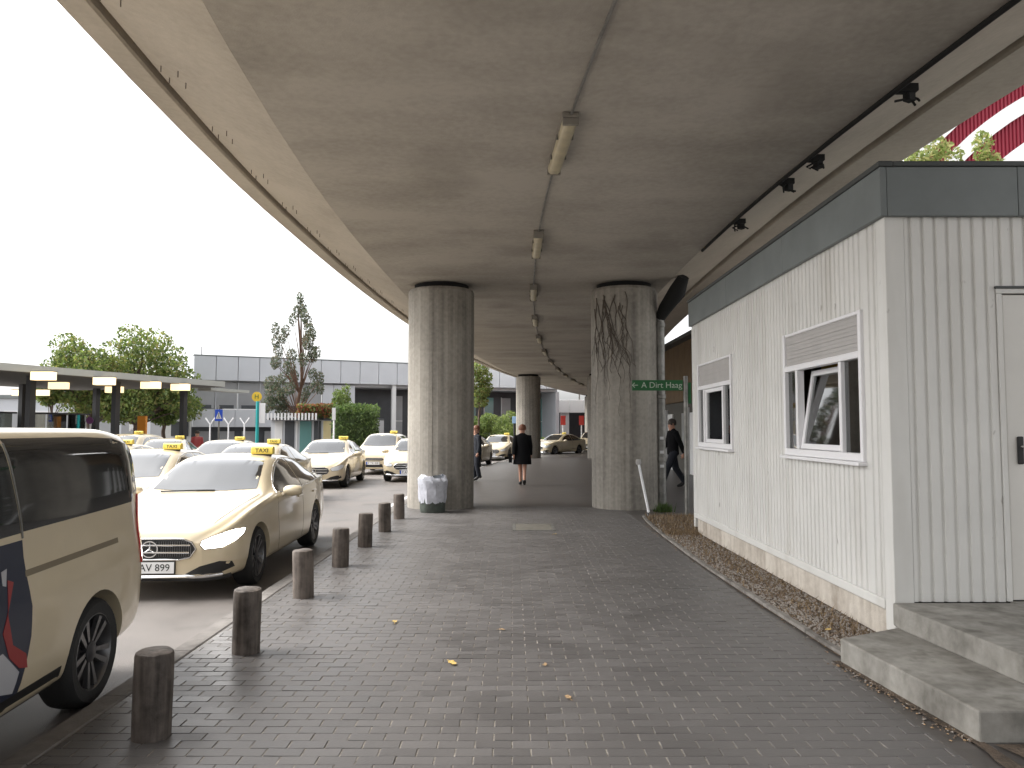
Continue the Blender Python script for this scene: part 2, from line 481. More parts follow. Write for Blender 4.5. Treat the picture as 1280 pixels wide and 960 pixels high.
# paving bricks
def brick_verts(cx, cy, rng, w=.0962):
    d, c = .0484, .0018
    h = rng.uniform(-.0015, .0015); tx, ty = rng.uniform(-.012, .012), rng.uniform(-.016, .016)
    vs = []
    for (a, b, z) in ((w, d, -.03), (w, d, -.0035), (w - c, d - c, 0.0)):
        for x, y in ((-a, -b), (a, -b), (a, b), (-a, b)):
            zz = z + (h + tx * x + ty * y if z > -.02 else 0)
            vs.append((cx + x, cy + y, zz))
    fs = [[8, 9, 10, 11]]
    for o in (0, 4):
        for k in range(4):
            k2 = (k + 1) % 4
            fs.append([o + k, o + k2, o + 4 + k2, o + 4 + k])
    return vs, fs
def set_tint(me, vals):
    a = me.attributes.new('tint', 'FLOAT', 'FACE')
    a.data.foreach_set('value', vals)
rng = random.Random(3)
variants = []
for i in range(14):
    vs, fs = brick_verts(0, 0, rng)
    me = MB().add(vs, fs).mesh('brick', M['brick'], fix=False)
    set_tint(me, [rng.random()] * len(fs)); variants.append(me)
cells = []
nrow = int((BR1 - BR0) / .1)
for j in range(nrow):
    y = BR0 + .05 + j * .1
    lo = path(y, -2.447).x; hi = path(y, 2.338).x
    x = -2.7 + (.1 if j % 2 else 0)
    while x - .1 < hi:
        a_, b_ = max(x - .1, lo), min(x + .1, hi)
        if b_ - a_ > .025: cells.append(((a_ + b_) / 2, y, (b_ - a_) / 2 - .0038))
        x += .2
def inframe(c):
    px = 640 + 960 * c[0] / c[1]
    return c[2] > .0961 and c[1] > 3.86 and -40 < px < 1320
near = sorted([c for c in cells if inframe(c)], key=lambda c: c[1])[:300]
nearset = set(near)
for c in near:
    link('brick', rng.choice(variants), pavement, (c[0], c[1], 0))
big = MB(); tints = []
for c in cells:
    if c in nearset: continue
    vs, fs = brick_verts(c[0], c[1], rng, c[2])
    big.add(vs, fs); tints += [rng.random()] * len(fs)
o = big.build('paving_bricks', M['brick'], pavement, fix=False); o['kind'] = 'stuff'
set_tint(o.data, tints)
# flush kerb stones between road and pavement
kerb = struct(link('kerb', None))
for i, t in enumerate(ts(-4, 60, 1.0)[:-1]):
    mb = MB(); sweep(mb, [(-2.62, -.13), (-2.62, -.012), (-2.605, .002), (-2.465, .004), (-2.455, -.004), (-2.455, -.13)], [t + .004, t + .996])
    mb.build('kerb_stone', M['kerb'], kerb)
mb = MB(); mb.add([(9.02, -40, -.004), (60, -40, -.004), (60, 100, -.004), (9.02, 100, -.004)], [[0, 1, 2, 3]])
struct(mb.build('bounce_ground', M['bounce_ground'], fix=False))  # unseen pale ground, added to bounce light onto the right cantilever
# paint line on the road edge
mb = MB(); sweep(mb, [(-2.98, ROADZ + .004), (-2.86, ROADZ + .004)], ts(17, 75, 2), closed=False)
struct(mb.build('edge_line', M['wallwhite'], fix=False))

# ------------------------------------------------------------------ bridge deck
bridge = thing('concrete_bridge', 'curving concrete road bridge overhead with flat underside', 'bridge')
tt = ts(-11.5, T0, 1.5) + ts(T0, 118, 2.5)[1:]
SL, SR, SZ = -2.62, 3.36, 4.88
mb = MB(); sweep(mb, [(SL, SZ), (SR, SZ), (SR, 6.0), (SL, 6.0)], tt, fn=dpath); mb.build('girder', M['soffit'], bridge)
for s, e in ((-1, SL), (1, SR)):
    x = lambda d: e + s * d
    mb = MB(); sweep(mb, [(x(.003), SZ + .003), (x(1.10), SZ + .42), (x(1.10), 6.0), (x(.003), 6.0)], tt, fn=dpath)
    mb.build('cantilever_slab', M['cantilever'], bridge)
    Z = SZ + .42; W = 1.49 if s < 0 else 1.88
    mb = MB(); sweep(mb, [(x(1.105), Z + .09), (x(1.175), Z + .09), (x(1.18), Z), (x(1.20), Z - .025), (x(W - .02), Z + .01), (x(W), Z + .06), (x(W), Z + 1.2), (x(W - .25), Z + 1.25), (x(W - .25), Z + .7), (x(1.105), Z + .7)], tt, fn=dpath)
    mb.build('edge_beam', M['cantilever'], bridge)
# anchor pins under the left cantilever
mb = MB()
for i in range(30):
    t = 4.75 + 1.45 * i
    for dl, dt in ((.82, -.10), (1.0, -.06), (.84, .16), (1.02, .2)):
        z = SZ + .42 * dl / 1.1
        p = dpath(t + dt, SL - dl, z)
        mb.cyl(p + Vector((0, 0, .02)), p + Vector((.0, 0, -.06)), .005, 5)
o = mb.build('anchor_pins', M['vine'], bridge); o['kind'] = 'stuff'
# bridge columns
def column(t, l, label):
    p = path(t, l)
    root = thing('bridge_column', label, 'column', p, 0, 'bridge columns')
    n = 44; prof = []
    mb = MB(); vs, fs = [], []
    zs = [-.02, .0, 1.2, 2.4, 3.6, 4.70, 4.76]
    for zi, z in enumerate(zs):
        for k in range(n):
            a = 2 * math.pi * k / n
            r = .725 + (.003 if k % 2 else -.003) - (.03 if zi == len(zs) - 1 else 0)
            vs.append((r * math.cos(a), r * math.sin(a), z))
    for zi in range(len(zs) - 1):
        for k in range(n):
            k2 = (k + 1) % n
            fs.append([zi * n + k, zi * n + k2, (zi + 1) * n + k2, (zi + 1) * n + k])
    fs.append([(len(zs) - 1) * n + k for k in range(n)])
    mb.add(vs, fs); mb.build('shaft', M['column'], root, smooth=12)
    mb = MB()
    a = R(-100)
    mb.box((.721 * math.cos(a), .721 * math.sin(a), 2.33), (.016, .016, 4.6), rz=a); mb.build('formwork_seam', M['column'], root)
    MB().lathe([(.5, 4.755), (.60, 4.77), (.60, SZ - .008), (0, SZ - .006)], 32).build('bearing', M['soot'], root, smooth=40)
    return root
column(16.95, -1.62, 'round concrete bridge column with a litter bag stand at its foot')
col2 = column(16.95, 2.43, 'round concrete bridge column with dead vines beside the grey cabin drainpipe')
column(45.0, -1.75, 'far round concrete column the walking figure in black heads towards')
column(45.0, 2.43, 'far round concrete column hidden behind the vine-covered column')
column(73.0, -1.75, 'farthest round concrete column at the bend of the bridge')
# dead vine stems on the column
def col_pt(c, ang, z, off=.012):
    return Vector((c.x + (.725 + off) * math.cos(ang), c.y + (.725 + off) * math.sin(ang), z))
vr = random.Random(11)
vine = thing('dead_vine', 'dead brown vine stems clinging to the top of a concrete column', 'vine', col2.location)
mb = MB()
for i in range(15):
    ang = R(vr.uniform(-165, -95)); z = vr.uniform(4.3, 4.62); pts = []; drift = vr.uniform(-.02, .10)
    for k in range(vr.randint(9, 20)):
        pts.append(col_pt(Vector((0, 0, 0)), ang, z)); z -= vr.uniform(.09, .16); ang += vr.uniform(-.07, .07) + drift * .35
        if ang > R(-30): break
    mb.tube(pts, [max(.003, .010 - .0005 * k) for k in range(len(pts))], 5)
    if len(pts) > 8:
        q = pts[5]; a2 = math.atan2(q.y, q.x); z2 = q.z; br = []
        for k in range(8):
            br.append(col_pt(Vector((0, 0, 0)), a2, z2)); z2 -= vr.uniform(.06, .14); a2 += vr.uniform(-.02, .14) * (1 if i % 2 else -1)
        mb.tube(br, .005, 4)
mb.build('stems', M['vine'], vine)

# ------------------------------------------------------------------ strip lights under the deck
cond = MB()
cond.tube([dpath(t, .43, SZ - .025) for t in ts(-2, 62, 1.0)], .014, 6)
tag(cond.build('light_conduit', M['steelpipe']), 'thin steel conduit linking the strip lights under the bridge', 'conduit')
def strip_light():
    r = thing('strip_light', 'unlit yellowed strip light fixed under the bridge', 'light', (0, 0, 0), 0, 'strip lights under the bridge')
    MB().b2((-.085, -.79, -.055), (.085, .79, -.002)).build('housing', M['lampbody'], r, bevel=.008)
    pr = [(-.075, -.056), (-.07, -.10), (-.045, -.125), (.045, -.125), (.07, -.10), (.075, -.056)]
    mb = MB(); n = len(pr)
    vs = [(x, -.75, z) for x, z in pr] + [(x, .75, z) for x, z in pr]
    mb.add(vs, [list(range(n)), list(range(n, 2 * n))[::-1]] + [[i, i + 1, n + i + 1, n + i] for i in range(n - 1)])
    mb.build('diffuser', M['lampglass'], r, smooth=50)
    for y in (-.76, .76): MB().b2((-.08, y - .02, -.128), (.08, y + .02, -.056)).build('end_cap', M['lampbody'], r, bevel=.006)
    for y in (-.3, .3): MB().b2((-.09, y - .012, -.1), (.09, y + .012, -.05)).build('clip', M['steelpipe'], r)
    return r
sl = strip_light(); index_children()
for i in range(12):
    t = 8.3 + 4.6 * i
    o = sl if i == 0 else copy_tree(sl)
    p = dpath(t, .43, SZ - .002); o.location = p
    o.rotation_euler = (0, 0, -dang(t))

# pipe and clamps along the right edge of the flat underside
rail = thing('drainage_pipe', 'black pipe with dangling clamps along the bridge underside edge', 'pipe')
MB().tube([dpath(t, SR + .02, SZ - .02) for t in ts(-6, 13.5, .8)], .026, 8).build('pipe', M['soot'], rail, smooth=60)
cr = random.Random(5)
for t in (6.75, 8.7, 9.6, 11.6):
    p = dpath(t, SR + .13, SZ + .0)
    mb = MB(); mb.box(p, (.17, .10, .07)); mb.box(p + Vector((.03, .02, -.06)), (.09, .07, .10), rz=.5)
    for k in range(3): mb.tube([p + Vector((cr.uniform(-.08, .08), cr.uniform(-.05, .05), -.03)), p + Vector((cr.uniform(-.1, .12), cr.uniform(-.06, .06), -.09)), p + Vector((cr.uniform(-.12, .14), 0, -cr.uniform(.11, .16)))], .012, 5)
    mb.build('clamp', M['soot'], rail)

# drainpipe beside the vine column
dp = thing('downpipe', 'grey metal downpipe with black hopper beside the vine-covered column', 'pipe', (3.22, 16.65, 0))
MB().tube([(0, 0, -.01), (0, 0, 3.98), (0, 0, 4.1)], [.105, .105, .10], 16).build('pipe', M['steelpipe'], dp, smooth=60)
for z in (1.05, 2.4, 3.95): MB().lathe([(.108, z - .05), (.122, z - .04), (.122, z + .04), (.108, z + .05)], 16).build('collar', M['steelpipe'], dp, smooth=50)
mb = MB(); mb.tube([(0, 0, 4.1), (.1, -.1, 4.3), (.30, -.42, 4.62), (.40, -.62, 4.90)], [.11, .15, .19, .12], 10); mb.build('hopper', M['soot'], dp, smooth=50)
MB().cyl((-.15, -.02, 0), (-.15, -.02, 4.25), .022, 8).build('cable_pipe', M['steelpipe'], dp, smooth=60)
for z in (.9, 1.2, 1.5): MB().box((.0, -.105, z), (.08, .01, .06)).build('sticker', M['wallwhite'], dp)

# ------------------------------------------------------------------ stone bollards
def bollard_mesh(seed):
    r = random.Random(seed); n = 22; mb = MB(); vs, fs = [], []
    lv = [(-.05, .098), (.0, .099), (.1, .1), (.2, .099), (.3, .1), (.4, .1), (.475, .099), (.495, .094), (.503, .08)]
    for z, rad in lv:
        for k in range(n):
            a = 2 * math.pi * k / n
            q = noise.noise(Vector((math.cos(a) * 3 + seed, math.sin(a) * 3, z * 7)))
            rr = rad * (1 + .035 * q)
            vs.append((rr * math.cos(a), rr * math.sin(a), z + (.006 * q if z > .45 else 0)))
    for i in range(len(lv) - 1):
        for k in range(n):
            k2 = (k + 1) % n
            fs.append([i * n + k, i * n + k2, (i + 1) * n + k2, (i + 1) * n + k])
    fs.append([(len(lv) - 1) * n + k for k in range(n)])
    mb.add(vs, fs); return mb.mesh('stone_bollard', M['bollard'], smooth=40)
bm_ = [bollard_mesh(i) for i in range(3)]
bpx = [(200, 926), (313.5, 818), (383, 748), (428, 709), (458, 684), (482.5, 665), (500, 649)]
bl = ['short rough stone bollard beside the rear wheel of the van', 'short rough stone bollard second along from the van wheel', 'short rough stone bollard beside the front corner of the parked taxi with lit headlamp',
      'fourth stone bollard in the row counted from the van', 'fifth stone bollard in the row counted from the van', 'sixth stone bollard, last but one before the concrete column', 'last stone bollard of the row, next to the concrete column']
for i, (x, y) in enumerate(bpx):
    p = at_z(x, y, 0); p.y += .06
    p.x = (x - 640) / 960 * p.y * 1.0
    o = link('stone_bollard', bm_[i % 3], None, (p.x, p.y, 0), i * 1.3)
    o.scale = (1.04, 1.04, .945 + .012 * ((i * 5) % 3 - 1)); o.rotation_euler = (R((0, 1.2, -.8, 1.5, -1.1, .6, -.9)[i]), R((.9, -.7, 1.3, -1.2, .5, -1.0, .8)[i]), i * 1.3); tag(o, bl[i], 'bollard', 'stone bollards along the kerb')

# ------------------------------------------------------------------ site cabin
CX, CY0, CY1, CW = 3.0, 6.1, 12.74, 3.4
cabin = thing('site_cabin', 'cream corrugated site cabin with grey roof fascia and two windows', 'cabin', (CX, CY0, 0))
CL = CY1 - CY0
def corr_profile(a, b, period=.1, depth=.016):
    pts = [(a, 0.0)]; c = a + .03
    while c + .045 < b:
        pts += [(c, 0), (c + .009, depth), (c + .026, depth), (c + .035, 0)]; c += period
    pts.append((b, 0)); return pts
def side_sheet(y0, y1, z0, z1):
    pr = corr_profile(y0, y1); mb = MB(); n = len(pr)
    vs = [(d, y, z0) for y, d in pr] + [(d, y, z1) for y, d in pr] + [(.05, y0, z0), (.05, y1, z0), (.05, y0, z1), (.05, y1, z1)]
    fs = [[i + 1, i, n + i, n + i + 1] for i in range(n - 1)] + [[2 * n + 0, 2 * n + 2, n, 0], [n - 1, 2 * n - 1, 2 * n + 3, 2 * n + 1]]
    mb.add(vs, fs); return mb.build('wall_panel', M['cladding'], cabin)
def front_sheet(x0, x1, z0, z1):
    pr = corr_profile(x0, x1, .1, .016); mb = MB(); n = len(pr)
    vs = [(x, d, z0) for x, d in pr] + [(x, d, z1) for x, d in pr] + [(x0, .05, z0), (x1, .05, z0), (x0, .05, z1), (x1, .05, z1)]
    fs = [[i, i + 1, n + i + 1, n + i] for i in range(n - 1)] + [[2 * n, 0, n, 2 * n + 2], [n - 1, 2 * n + 1, 2 * n + 3, 2 * n - 1]]
    mb.add(vs, fs); return mb.build('wall_panel', M['cladding'], cabin)
ZW0, ZW1 = .34, 3.42
wins = [(6.52 - CY0, 8.40 - CY0), (10.42 - CY0, 12.30 - CY0)]
WZ0, WZ1, WSH = 1.42, 2.72, 2.37
segs = [(.16, wins[0][0]), (wins[0][1], (wins[0][1] + wins[1][0]) / 2 - .001), ((wins[0][1] + wins[1][0]) / 2 + .001, wins[1][0]), (wins[1][1], CL - .08)]
for a, b in segs: side_sheet(a, b, ZW0, ZW1)
for a, b in wins:
    side_sheet(a + .002, b - .002, ZW0, WZ0); side_sheet(a + .002, b - .002, WZ1, ZW1)
for nm, a, b in (('corner_post', (-.006, -.006, .1), (.15, .15, ZW1)), ('corner_post', (-.006, CL - .075, .1), (.12, CL + .004, ZW1)),
                 ('corner_post', (CW - .12, -.006, .1), (CW + .006, .12, ZW1)), ('base_rail', (-.012, .152, .255), (.1, CL - .077, ZW0 - .002))):
    MB().b2(a, b).build(nm, M['cladding'], cabin, bevel=.008)
MB().b2((.03, .16, -.02), (.16, CL - .1, .252)).build('plinth', M['plinth'], cabin, bevel=.01)
MB().b2((.02, -.05, -.02), (.22, .155, .098)).build('corner_block', M['step'], cabin, bevel=.01)
MB().b2((-.009, -.009, .2), (.012, .012, .27)).build('lifting_slot', M['soot'], cabin)
front_sheet(.152, .868, .347, ZW1); front_sheet(.87, 1.97, 2.84, ZW1); front_sheet(1.972, CW - .12, .36, ZW1)
MB().b2((.06, CL - .03, .1), (CW, CL + .002, ZW1)).build('rear_wall', M['cladding'], cabin)
MB().b2((CW - .04, .12, .1), (CW, CL - .03, ZW1)).build('rear_wall', M['cladding'], cabin)
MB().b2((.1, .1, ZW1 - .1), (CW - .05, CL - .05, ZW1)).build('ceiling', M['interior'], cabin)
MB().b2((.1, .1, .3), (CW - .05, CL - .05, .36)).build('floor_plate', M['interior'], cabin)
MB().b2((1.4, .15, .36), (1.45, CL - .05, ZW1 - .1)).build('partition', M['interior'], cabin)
# grey sheet-metal roof fascia in lengths
FZ0, FZ1 = 3.40, 3.80
for a, b in ((-.05, 2.2), (2.203, 4.4), (4.403, CL + .03)):
    MB().b2((-.05, a, FZ0), (.0, b, FZ1)).build('fascia_panel', M['fascia'], cabin, bevel=.006)
for a, b in ((.002, 1.05), (1.053, 2.2), (2.203, CW + .05)):
    MB().b2((a, -.05, FZ0), (b, 0, FZ1)).build('fascia_panel', M['fascia'], cabin, bevel=.006)
MB().b2((.0, CL - .02, FZ0), (CW + .05, CL + .03, FZ1)).build('fascia_panel', M['fascia'], cabin)
mb = MB()
mb.b2((-.065, -.065, FZ1 + .001), (.05, CL + .045, FZ1 + .045)); mb.b2((.051, -.065, FZ1 + .001), (CW + .06, .05, FZ1 + .044))
mb.build('roof_cap', M['fasciacap'], cabin, bevel=.008)
MB().b2((.0, .0, ZW1 + .01), (CW, CL - .021, FZ1 - .08)).build('roof', M['fascia'], cabin)
def make_window(y0, y1, tilt):
    w = link('window', None, cabin)
    f = .055; x0, x1 = -.03, .05
    mb = MB()
    mb.b2((x0, y0, WZ0), (x1, y0 + f, WZ1)); mb.b2((x0, y1 - f, WZ0), (x1, y1, WZ1)); mb.b2((x0, y0 + f, WZ0), (x1, y1 - f, WZ0 + .07))
    mb.b2((x0, y0 + f, WSH - .06), (x1, y1 - f, WSH)); mb.b2((x0 + .012, y0 + f, WZ1 - .03), (x1, y1 - f, WZ1))
    mb.build('frame', M['upvc'], w, bevel=.006)
    MB().b2((x0 - .05, y0 - .02, WZ0 - .035), (x1, y1 + .02, WZ0 - .002)).build('sill', M['upvc'], w, bevel=.006)
    mb = MB()
    k = 0; z = WSH + .001
    while z < WZ1 - .035:
        mb.b2((x0 + .02 + .002 * (k % 2), y0 + f + .001, z), (x1, y1 - f - .001, min(z + .036, WZ1 - .032))); z += .038; k += 1
    mb.build('roller_shutter', M['shutter'], w)
    iy0, iy1, iz0, iz1 = y0 + f, y1 - f, WZ0 + .07, WSH - .06
    a, b = iy0 + (iy1 - iy0) * .22, iy0 + (iy1 - iy0) * .82
    for c in (a, b): MB().b2((x0 + .005, c - .03, iz0 + .001), (x1 - .002, c + .03, iz1 - .001)).build('mullion', M['upvc'], w, bevel=.005)
    for q0, q1 in ((iy0, a - .03), (b + .03, iy1)):
        MB().b2((.012, q0, iz0), (.02, q1, iz1)).build('pane', M['pane'], w)
    # opening sash between the mullions
    s = link('sash', None, w, (.02, 0, iz0 + .002))
    h = iz1 - iz0 - .006; q0, q1 = a + .034, b - .034
    mb = MB()
    mb.b2((-.025, q0, 0), (.03, q0 + .055, h)); mb.b2((-.025, q1 - .055, 0), (.03, q1, h)); mb.b2((-.025, q0 + .055, 0), (.03, q1 - .055, .055)); mb.b2((-.025, q0 + .055, h - .055), (.03, q1 - .055, h))
    fr = mb.mesh('sash_frame', M['upvc'], bevel=.005)
    pn = MB().b2((-.004, q0 + .055, .055), (.004, q1 - .055, h - .055)).mesh('pane', M['pane'])
    q = Matrix.Rotation(tilt, 4, 'Y') @ Matrix.Identity(4)
    for me in (fr, pn): me.transform(Matrix.Translation((.02, 0, iz0 + .002)) @ q)
    bpy.data.objects.remove(s)
    link('sash', fr, w); link('pane', pn, w)
    return w
make_window(wins[0][0], wins[0][1], R(9)); make_window(wins[1][0], wins[1][1], 0)
MB().b2((.32, wins[0][0] + 1.0, 1.2), (.34, wins[0][0] + 1.7, 2.5)).build('curtain', M['curtain'], cabin)
MB().b2((.32, wins[1][0] + .2, 1.2), (.34, wins[1][0] + .5, 2.5)).build('curtain', M['shutter'], cabin)
# door on the short side
door = link('door', None, cabin)
mb = MB(); mb.b2((.874, -.014, .352), (.915, .05, 2.78)); mb.b2((1.925, -.014, .352), (1.966, .05, 2.78)); mb.b2((.874, -.014, 2.781), (1.966, .05, 2.82)); mb.build('frame', M['cladding'], door, bevel=.004)
MB().b2((.862, -.03, 2.822), (1.975, .05, 2.838)).build('drip_cap', M['fasciacap'], door)
mb = MB(); mb.b2((.924, .002, .36), (1.916, .04, 2.772)); mb.build('leaf', M['door'], door, bevel=.006)
mb = MB(); mb.b2((.995, -.018, 1.42), (1.045, .001, 1.64)); mb.build('handle_plate', M['black'], door, bevel=.01)
MB().tube([(1.02, -.02, 1.56), (1.02, -.07, 1.56), (1.15, -.075, 1.56)], .011, 8).build('handle', M['chrome'], door, smooth=60)
MB().b2((.90, -.05, .30), (1.94, .0, .352)).build('threshold', M['step'], door)

# steps up to the door
lo = MB(); lo.prism([(2.535, 4.27), (5.4, 4.35), (5.4, 6.05), (3.02, 6.05), (2.40, 5.72)], -.01, .17)
tag(lo.build('lower_step', M['step'], bevel=.012), 'weathered concrete bottom step below the cabin door', 'step')
up = MB(); up.prism([(3.06, 4.68), (5.2, 4.74), (5.2, 6.085), (2.97, 6.085), (2.955, 5.95)], .171, .345)
tag(up.build('upper_step', M['step'], bevel=.012), 'weathered concrete landing slab under the cabin door', 'step')

# ------------------------------------------------------------------ gravel strip, edging, dry grass
edge = thing('edging_kerb', 'narrow concrete edging between brick paving and gravel strip', 'edging')
ep = [(2.47, 5.66), (2.44, 6.5), (2.41, 7.5), (2.385, 8.5), (2.365, 9.5), (2.36, 10.5), (2.37, 11.5), (2.385, 12.5), (2.41, 13.4), (2.45, 14.2), (2.52, 15.0)]
for i in range(len(ep) - 1):
    a, b = Vector((*ep[i], 0)), Vector((*ep[i + 1], 0)); d = (b - a).normalized(); nrm = Vector((d.y, -d.x, 0))
    a, b = a + d * .004, b - d * .004
    MB().prism([a, b, b + nrm * .055, a + nrm * .055], -.03, .028 + .004 * (i % 3)).build('edging_stone', M['edging'], edge, bevel=.006)
mb = MB(); inner = [(x + .056, y) for x, y in ep]
pts = inner + [(3.9, 15.2), (3.9, 12.9), (3.06, 12.85), (3.06, 6.0), (2.6, 5.7)]
mb.add([(x, y, .012) for x, y in pts], [list(range(len(pts)))])
struct(mb.build('gravel_bed', M['soil']))
gr = random.Random(21)
def xl(y):
    for i in range(len(ep) - 1):
        if ep[i][1] <= y <= ep[i + 1][1]:
            f = (y - ep[i][1]) / (ep[i + 1][1] - ep[i][1]); return ep[i][0] * (1 - f) + ep[i + 1][0] * f
    return ep[-1][0]
mb = MB()
for i in range(7500):
    y = 5.75 + (gr.random() ** 1.25) * 9.2; hi = 3.0 if y < 12.7 else 3.85
    x = gr.uniform(xl(y) + .06, hi)
    s = gr.uniform(.007, .019); z = .012 + s * .25
    a = gr.uniform(0, 6.28)
    vs = [(x + s * math.cos(a), y + s * math.sin(a), z), (x + s * math.cos(a + 1.7), y + s * math.sin(a + 1.7), z), (x + s * math.cos(a + 3.1), y + s * math.sin(a + 3.1), z), (x + s * math.cos(a + 4.6), y + s * math.sin(a + 4.6), z), (x, y, z + s * .8)]
    mb.add(vs, [[0, 1, 4], [1, 2, 4], [2, 3, 4], [3, 0, 4]], gr.choice((0, 0, 1)))
tag(mb.build('gravel', [M['gravel_a'], M['gravel_b']], fix=False), 'loose brown grey gravel along the foot of the cabin', 'gravel', kind='stuff')
mb = MB()
for i in range(5200):
    far = gr.random() < .55
    y = gr.uniform(12.2, 15.1) if far else gr.uniform(5.9, 12.5)
    x = gr.uniform(xl(y) + .07, 3.8 if y > 12.8 else 2.99)
    if not far and x < xl(y) + .25 and gr.random() < .6: continue
    h = gr.uniform(.03, .10) * (1.0 if far else .75); a = gr.uniform(0, 6.28); w = .006
    lx, ly = gr.uniform(-.06, .06), gr.uniform(-.06, .06)
    mb.add([(x - w * math.cos(a), y - w * math.sin(a), .01), (x + w * math.cos(a), y + w * math.sin(a), .01), (x + lx, y + ly, .01 + h)], [[0, 1, 2]], gr.choice((0, 0, 1, 1)))
tag(mb.build('dry_grass', [M['dry_a'], M['dry_b']], fix=False), 'short dry brown grass growing in the gravel strip', 'grass', kind='stuff')
mb = MB()
for i in range(260):
    a = gr.uniform(0, 6.28); q = gr.random() * .22; x, y = 3.12 + q * math.cos(a), 15.9 + q * math.sin(a) * .8
    h = gr.uniform(.06, .22); w = .012; b = gr.uniform(0, 6.28)
    mb.add([(x - w * math.cos(b), y - w * math.sin(b), 0), (x + w * math.cos(b), y + w * math.sin(b), 0), (x + gr.uniform(-.08, .08), y + gr.uniform(-.08, .08), h)], [[0, 1, 2]], i % 2)
tag(mb.build('weed_tuft', [M['ivy_a'], M['leaf_d']], fix=False), 'small green weed tuft at the foot of the downpipe', 'weed')
mb = MB(); mb.add([(2.62, 1.5, .004), (6, 1.5, .004), (6, 4.3, .004), (2.6, 4.24, .004), (2.7, 3.9, .004)], [[0, 1, 2, 3, 4]])
struct(mb.build('soil_patch', M['soil'], fix=False))
def ribbon(pts, w, seed, z):
    r = random.Random(seed); L, Rr = [], []; P = densify2(pts, .06)
    for i, p in enumerate(P):
        k = w * (.55 + .9 * abs(noise.noise(Vector((p.x * 3, p.y * 3, seed))))); L.append((p.x - k, p.y + r.uniform(-.02, .02), z)); Rr.append((p.x + .02, p.y, z))
    n = len(P); return MB().add(L + Rr, [[i, n + i, n + i + 1, i + 1] for i in range(n - 1)])
def densify2(P, step):
    out = []
    for a_, b_ in zip(P[:-1], P[1:]):
        a_, b_ = Vector(a_), Vector(b_); k = max(1, int((b_ - a_).length / step)); out += [a_.lerp(b_, q / k) for q in range(k)]
    return out + [Vector(P[-1])]
tag(ribbon([(2.56, 3.6), (2.54, 4.27), (2.40, 5.72)], .075, 3, .0045).build('dirt', M['soil'], fix=False), 'dark dirt gathered along the foot of the bottom step', 'dirt', kind='stuff')
tag(ribbon(ep, .022, 9, .004).build('dirt', M['soil'], fix=False), 'thin dark dirt line along the edging stones', 'dirt', kind='stuff')
# grit and leaf crumbs swept against the step and the edging
mb = MB()
for i in range(420):
    if i % 3:
        f = gr.random(); x = 2.535 + (2.40 - 2.535) * f - abs(gr.gauss(0, .05)) - .01; y = 4.27 + (5.72 - 4.27) * f
    else:
        y = gr.uniform(5.7, 14); x = xl(y) - abs(gr.gauss(0, .05)) - .008
    s = gr.uniform(.004, .013); a = gr.uniform(0, 6.28)
    vs = [(x + s * math.cos(a + k * 1.57) * gr.uniform(.6, 1.2), y + s * math.sin(a + k * 1.57) * gr.uniform(.6, 1.2), .001) for k in range(4)] + [(x, y, .001 + s * .6)]
    mb.add(vs, [[0, 1, 4], [1, 2, 4], [2, 3, 4], [3, 0, 4]], gr.choice((0, 1, 1, 2)))
tag(mb.build('grit', [M['gravel_a'], M['gravel_b'], M['leaf_tan']], fix=False), 'grit and leaf crumbs gathered along step foot and edging', 'grit', kind='stuff')
# ------------------------------------------------------------------ cars
def pchip(xs, ys):
    xs, ys = np.array(xs, float), np.array(ys, float); h = np.diff(xs); dl = np.diff(ys) / h; n = len(xs); d = np.zeros(n)
    for i in range(1, n - 1):
        if dl[i - 1] * dl[i] > 0:
            w1, w2 = 2 * h[i] + h[i - 1], h[i] + 2 * h[i - 1]; d[i] = (w1 + w2) / (w1 / dl[i - 1] + w2 / dl[i])
    d[0], d[-1] = dl[0], dl[-1]
    def f(x):
        i = int(min(max(np.searchsorted(xs, x) - 1, 0), n - 2)); t = (x - xs[i]) / h[i]
        return float((2 * t**3 - 3 * t**2 + 1) * ys[i] + (t**3 - 2 * t**2 + t) * h[i] * d[i] + (-2 * t**3 + 3 * t**2) * ys[i + 1] + (t**3 - t**2) * h[i] * d[i + 1])
    return f
def catmull(P, sub):
    out = []; n = len(P)
    for i in range(n - 1):
        p0 = P[i - 1] if i > 0 else P[i] * 2 - P[i + 1]; p1, p2 = P[i], P[i + 1]; p3 = P[i + 2] if i + 2 < n else P[i + 1] * 2 - P[i]
        for k in range(sub):
            t = k / sub
            out.append(.5 * ((2 * p1) + (p2 - p0) * t + (2 * p0 - 5 * p1 + 4 * p2 - p3) * t * t + (3 * p1 - p0 - 3 * p2 + p3) * t**3))
    out.append(P[-1]); return out
